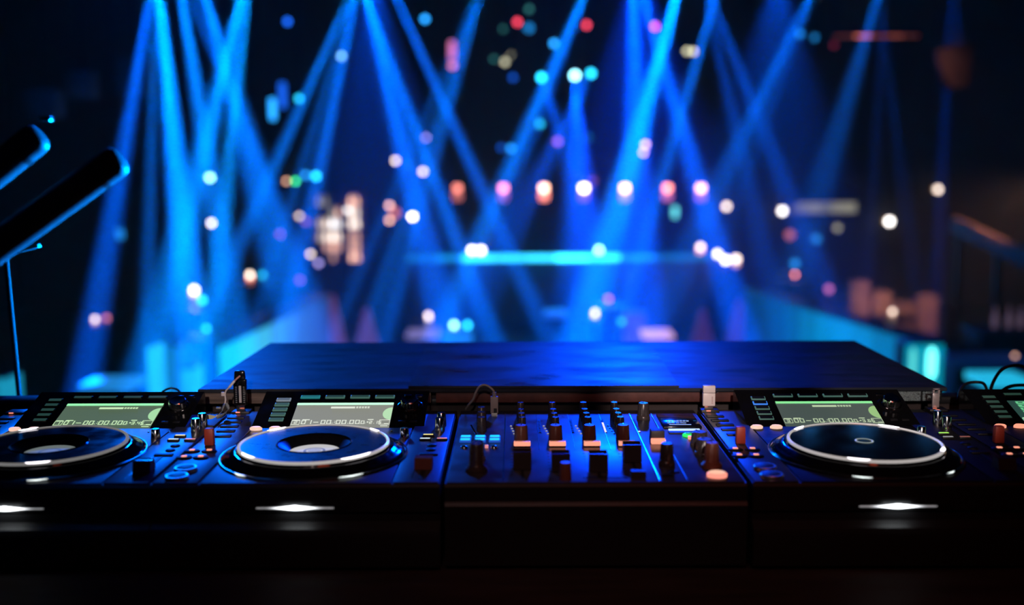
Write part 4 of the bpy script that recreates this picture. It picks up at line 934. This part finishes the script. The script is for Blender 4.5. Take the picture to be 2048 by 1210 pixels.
# bottles at the right edge
for i, px in enumerate((1989, 2017, 2040)):
    p = at(px, 655, 9.4)
    o = put('bottle', MB().lathe([(.022, 0), (.023, .10), (.009, .14), (.008, .19)], n=14).mesh('bottle_glass'), glow('edge_bottle', (.16, .10, .16), .55), None, p); tag(o, ('left', 'middle', 'right')[i] + ' one of three dim pinkish bottles at the right edge', 'bottle', 'dim bottles at the right edge')
p = at(2015, 658, 9.4)
t = thing('side_counter', 'dark counter under the three dim bottles at the right edge', 'counter', (p.x + .15, 9.5, 0))
put('counter_top', MB().box((0, 0, p.z - .0215), (.9, .4, .04), bev=.01).mesh('counter_top'), mat('counter_violet', (.10, .09, .13), .5, rvar=.05), t)
put('counter_body', MB().box((0, .02, (p.z - .042) / 2), (.84, .34, p.z - .042)).mesh('counter_body'), mat('counter_body', (.05, .045, .07), .6, var=.1), t)
# sloping rail, hanging screen, ceiling strip, sign box
a, b = at(1905, 447, 11.0), at(2110, 545, 9.6)
t = thing('sloping_rail', 'sloping wooden stair rail lit warm at the right edge', 'rail', a)
dv = (b - a); q = dv.to_track_quat('X', 'Z').to_matrix()
put('rail_board', MB().box(dv / 2, (dv.length, .05, .17), q, bev=.01).mesh('rail_board'), mat('rail_wood', (.42, .24, .15), .6, bump=.3, scale=10, var=.3), t)
for u in (.1, .5, .9): put('post', MB().box(Vector((dv.x * u, dv.y * u + .04, (dv.z * u - a.z) / 2)), (.05, .05, a.z + dv.z * u)).mesh('post'), housing, t)
light('added_rail_spot', 'SPOT', a + Vector((.35, -1.3, .5)), 120, (1, .50, .30), to=a + Vector((.35, 0, -.12)), spot_size=R(62), spot_blend=1, shadow_soft_size=.1)  # unseen warm spot added to light the rail
c = at(1912, 135, 10.5)
t = thing('hanging_screen', 'brownish tilted projection screen hanging at the upper right', 'screen', c)
m = MB(); v = [m.bm.verts.new(at(px, py, Y) - c) for px, py, Y in ((1868, 100, 10.3), (1945, 82, 10.9), (1934, 172, 10.9), (1884, 180, 10.3))]; m.bm.faces.new(v)
o = put('screen_cloth', m.mesh('screen_cloth', False), mat('screen_brown', (.22, .13, .13), .8, var=.15, scale=4), t); mm = o.modifiers.new('thick', 'SOLIDIFY'); mm.thickness = .02
for px, Y in ((1872, 10.3), (1940, 10.9)): a_ = at(px, 90, Y) - c; put('hanging_wire', MB().tube([a_, a_ + Vector((0, 0, WZ - c.z - a_.z))], .006, 6).mesh('hanging_wire'), housing, t)
light('added_screen_spot', 'SPOT', c + Vector((-.3, -.7, .25)), 13, (1, .48, .40), to=c, spot_size=R(40), spot_blend=1, shadow_soft_size=.1)  # unseen warm spot added to bring out the brown cloth
c = at(1752, 72, 11.5)
t = thing('hanging_strip_lamp', 'thin dim red strip lamp hanging at the upper right', 'strip lamp', c)
put('strip_housing', MB().box((0, .02, .03), (.95, .05, .03), bev=.005).mesh('strip_housing'), housing, t)
for x, wd, s in ((-.34, .2, .05), (-.14, .18, .45), (.05, .18, .10), (.22, .14, .16), (.38, .15, .05)): put('strip_tube', MB().lathe([(.012, -wd / 2), (.012, wd / 2)], n=12, rot=Matrix.Rotation(R(90), 3, 'Y')).mesh('strip_tube'), glow('strip_red_%d' % (s * 100), (1, .22, .14), s * 2.4), t, (x, 0, 0))
for x in (-.4, .4): put('hanging_wire', MB().tube([(x, .02, .04), (x, .02, WZ - c.z)], .006, 6).mesh('hanging_wire'), housing, t)
c = at(1652, 413, 19.5)
t = thing('sign_box', 'dim beige light box high on the back wall at the right', 'light box', c)
put('box_body', MB().box((0, .25, 0), (1.15, .5, .26), bev=.01).mesh('box_body'), housing, t)
for i, s in enumerate((.16, .22, .14, .24, .26)): put('glow_panel', MB().box((-.44 + .22 * i, -.01, -.02), (.215, .02, .18)).mesh('glow_panel'), glow('beige_%d' % (s * 100), (.85, .80, .58), s * 1.5), t)
# cabinets on the left wall catching a little blue
for i, (px, py, wd, hh, lb) in enumerate(((155, 168, 46, 52, 'square speaker cabinet high at the left, right one of two'), (80, 205, 60, 56, 'larger square speaker cabinet at the left, above the arm'), (262, 152, 60, 74, 'speaker cabinet behind the leftmost beam'))):
    p = at(px, py, 13); t = thing('speaker_cabinet', lb, 'speaker', p, 'speaker cabinets hanging at the left')
    put('cabinet', MB().box((0, .15, 0), (wd * ppx(13), .3, hh * ppx(13)), bev=.01).mesh('cabinet'), mat('cabinet_grey', (.16, .20, .22), .7, var=.1), t)
    put('grille', MB().box((0, -.005, 0), (wd * ppx(13) * .9, .01, hh * ppx(13) * .9), bev=.002).mesh('grille'), mat('grille_grey', (.20, .25, .27), .7, bump=.5, scale=200), t)
    put('hanging_bracket', MB().box((0, .15, (WZ - p.z) / 2 + hh * ppx(13) / 4), (.03, .03, WZ - p.z - hh * ppx(13) / 2)).mesh('hanging_bracket'), housing, t)
# lighting trusses above the floor with the moving heads
def truss(x0, x1, y, z, label):
    t = thing('truss', label, 'truss', ((x0 + x1) / 2, y, z), 'lighting trusses over the dance floor'); hw = (x1 - x0) / 2
    for dy, dz in ((-.12, 0), (.12, 0), (0, .2)): put('chord', MB().tube([(-hw, dy, dz), (hw, dy, dz)], .022, 8).mesh('chord'), housing, t)
    n = int(hw * 2 / .4); m = MB()
    for i in range(n):
        xa = -hw + i * .4
        m.tube([(xa, -.12, 0), (xa + .2, 0, .2)], .009, 5); m.tube([(xa + .2, 0, .2), (xa + .4, .12, 0)], .009, 5); m.tube([(xa, .12, 0), (xa, -.12, 0)], .009, 5)
    o = put('bracing', m.mesh('bracing'), housing, t); o['kind'] = 'stuff'
    for sx in (-.8, .8): put('hanging_chain', MB().tube([(sx * hw, 0, .2), (sx * hw, 0, WZ - z)], .010, 6).mesh('hanging_chain'), housing, t)
truss(-5.5, 6.5, 11.2, 5.15, 'front lighting truss above the dance floor')
for i, ((sx, sy, sY), fans) in enumerate(HEADS):  # the added washes get lamp bodies here too
    if sy > 0: continue
    p = at(sx, sy, sY); tg_ = at(*fans[0][0]); d = (tg_ - p).normalized(); q = d.to_track_quat('Z', 'Y').to_matrix()
    rank = sorted(h_[0][0] for h_ in HEADS if h_[0][1] < 0).index(sx)
    t = thing('moving_head', '%s black moving head lamp from the left, hanging above the dance floor' % ('first second third fourth fifth sixth seventh eighth ninth tenth eleventh twelfth thirteenth fourteenth fifteenth sixteenth seventeenth eighteenth nineteenth twentieth'.split()[rank]), 'moving head', p, 'moving heads over the dance floor')
    put('head', MB().lathe([(.05, -.32), (.09, -.28), (.10, -.05), (.08, .06)], n=20, rot=q).mesh('head'), housing, t)
    put('lens', MB().lathe([(.07, .062), (.0001, .075)], n=20, rot=q).mesh('lens'), glow('head_lens', (.05, .35, 1), 6), t)
    put('yoke', MB().tube([Vector((-.13, 0, -.0)), Vector((-.13, 0, .24)), Vector((.13, 0, .24)), Vector((.13, 0, 0))], .018, 6).mesh('yoke'), housing, t)
    put('clamp', MB().box((0, 0, .30), (.12, .12, .12), bev=.01).mesh('clamp'), housing, t)
    put('hanging_pole', MB().tube([(0, 0, .34), (0, 0, WZ - p.z)], .02, 6).mesh('hanging_pole'), housing, t)
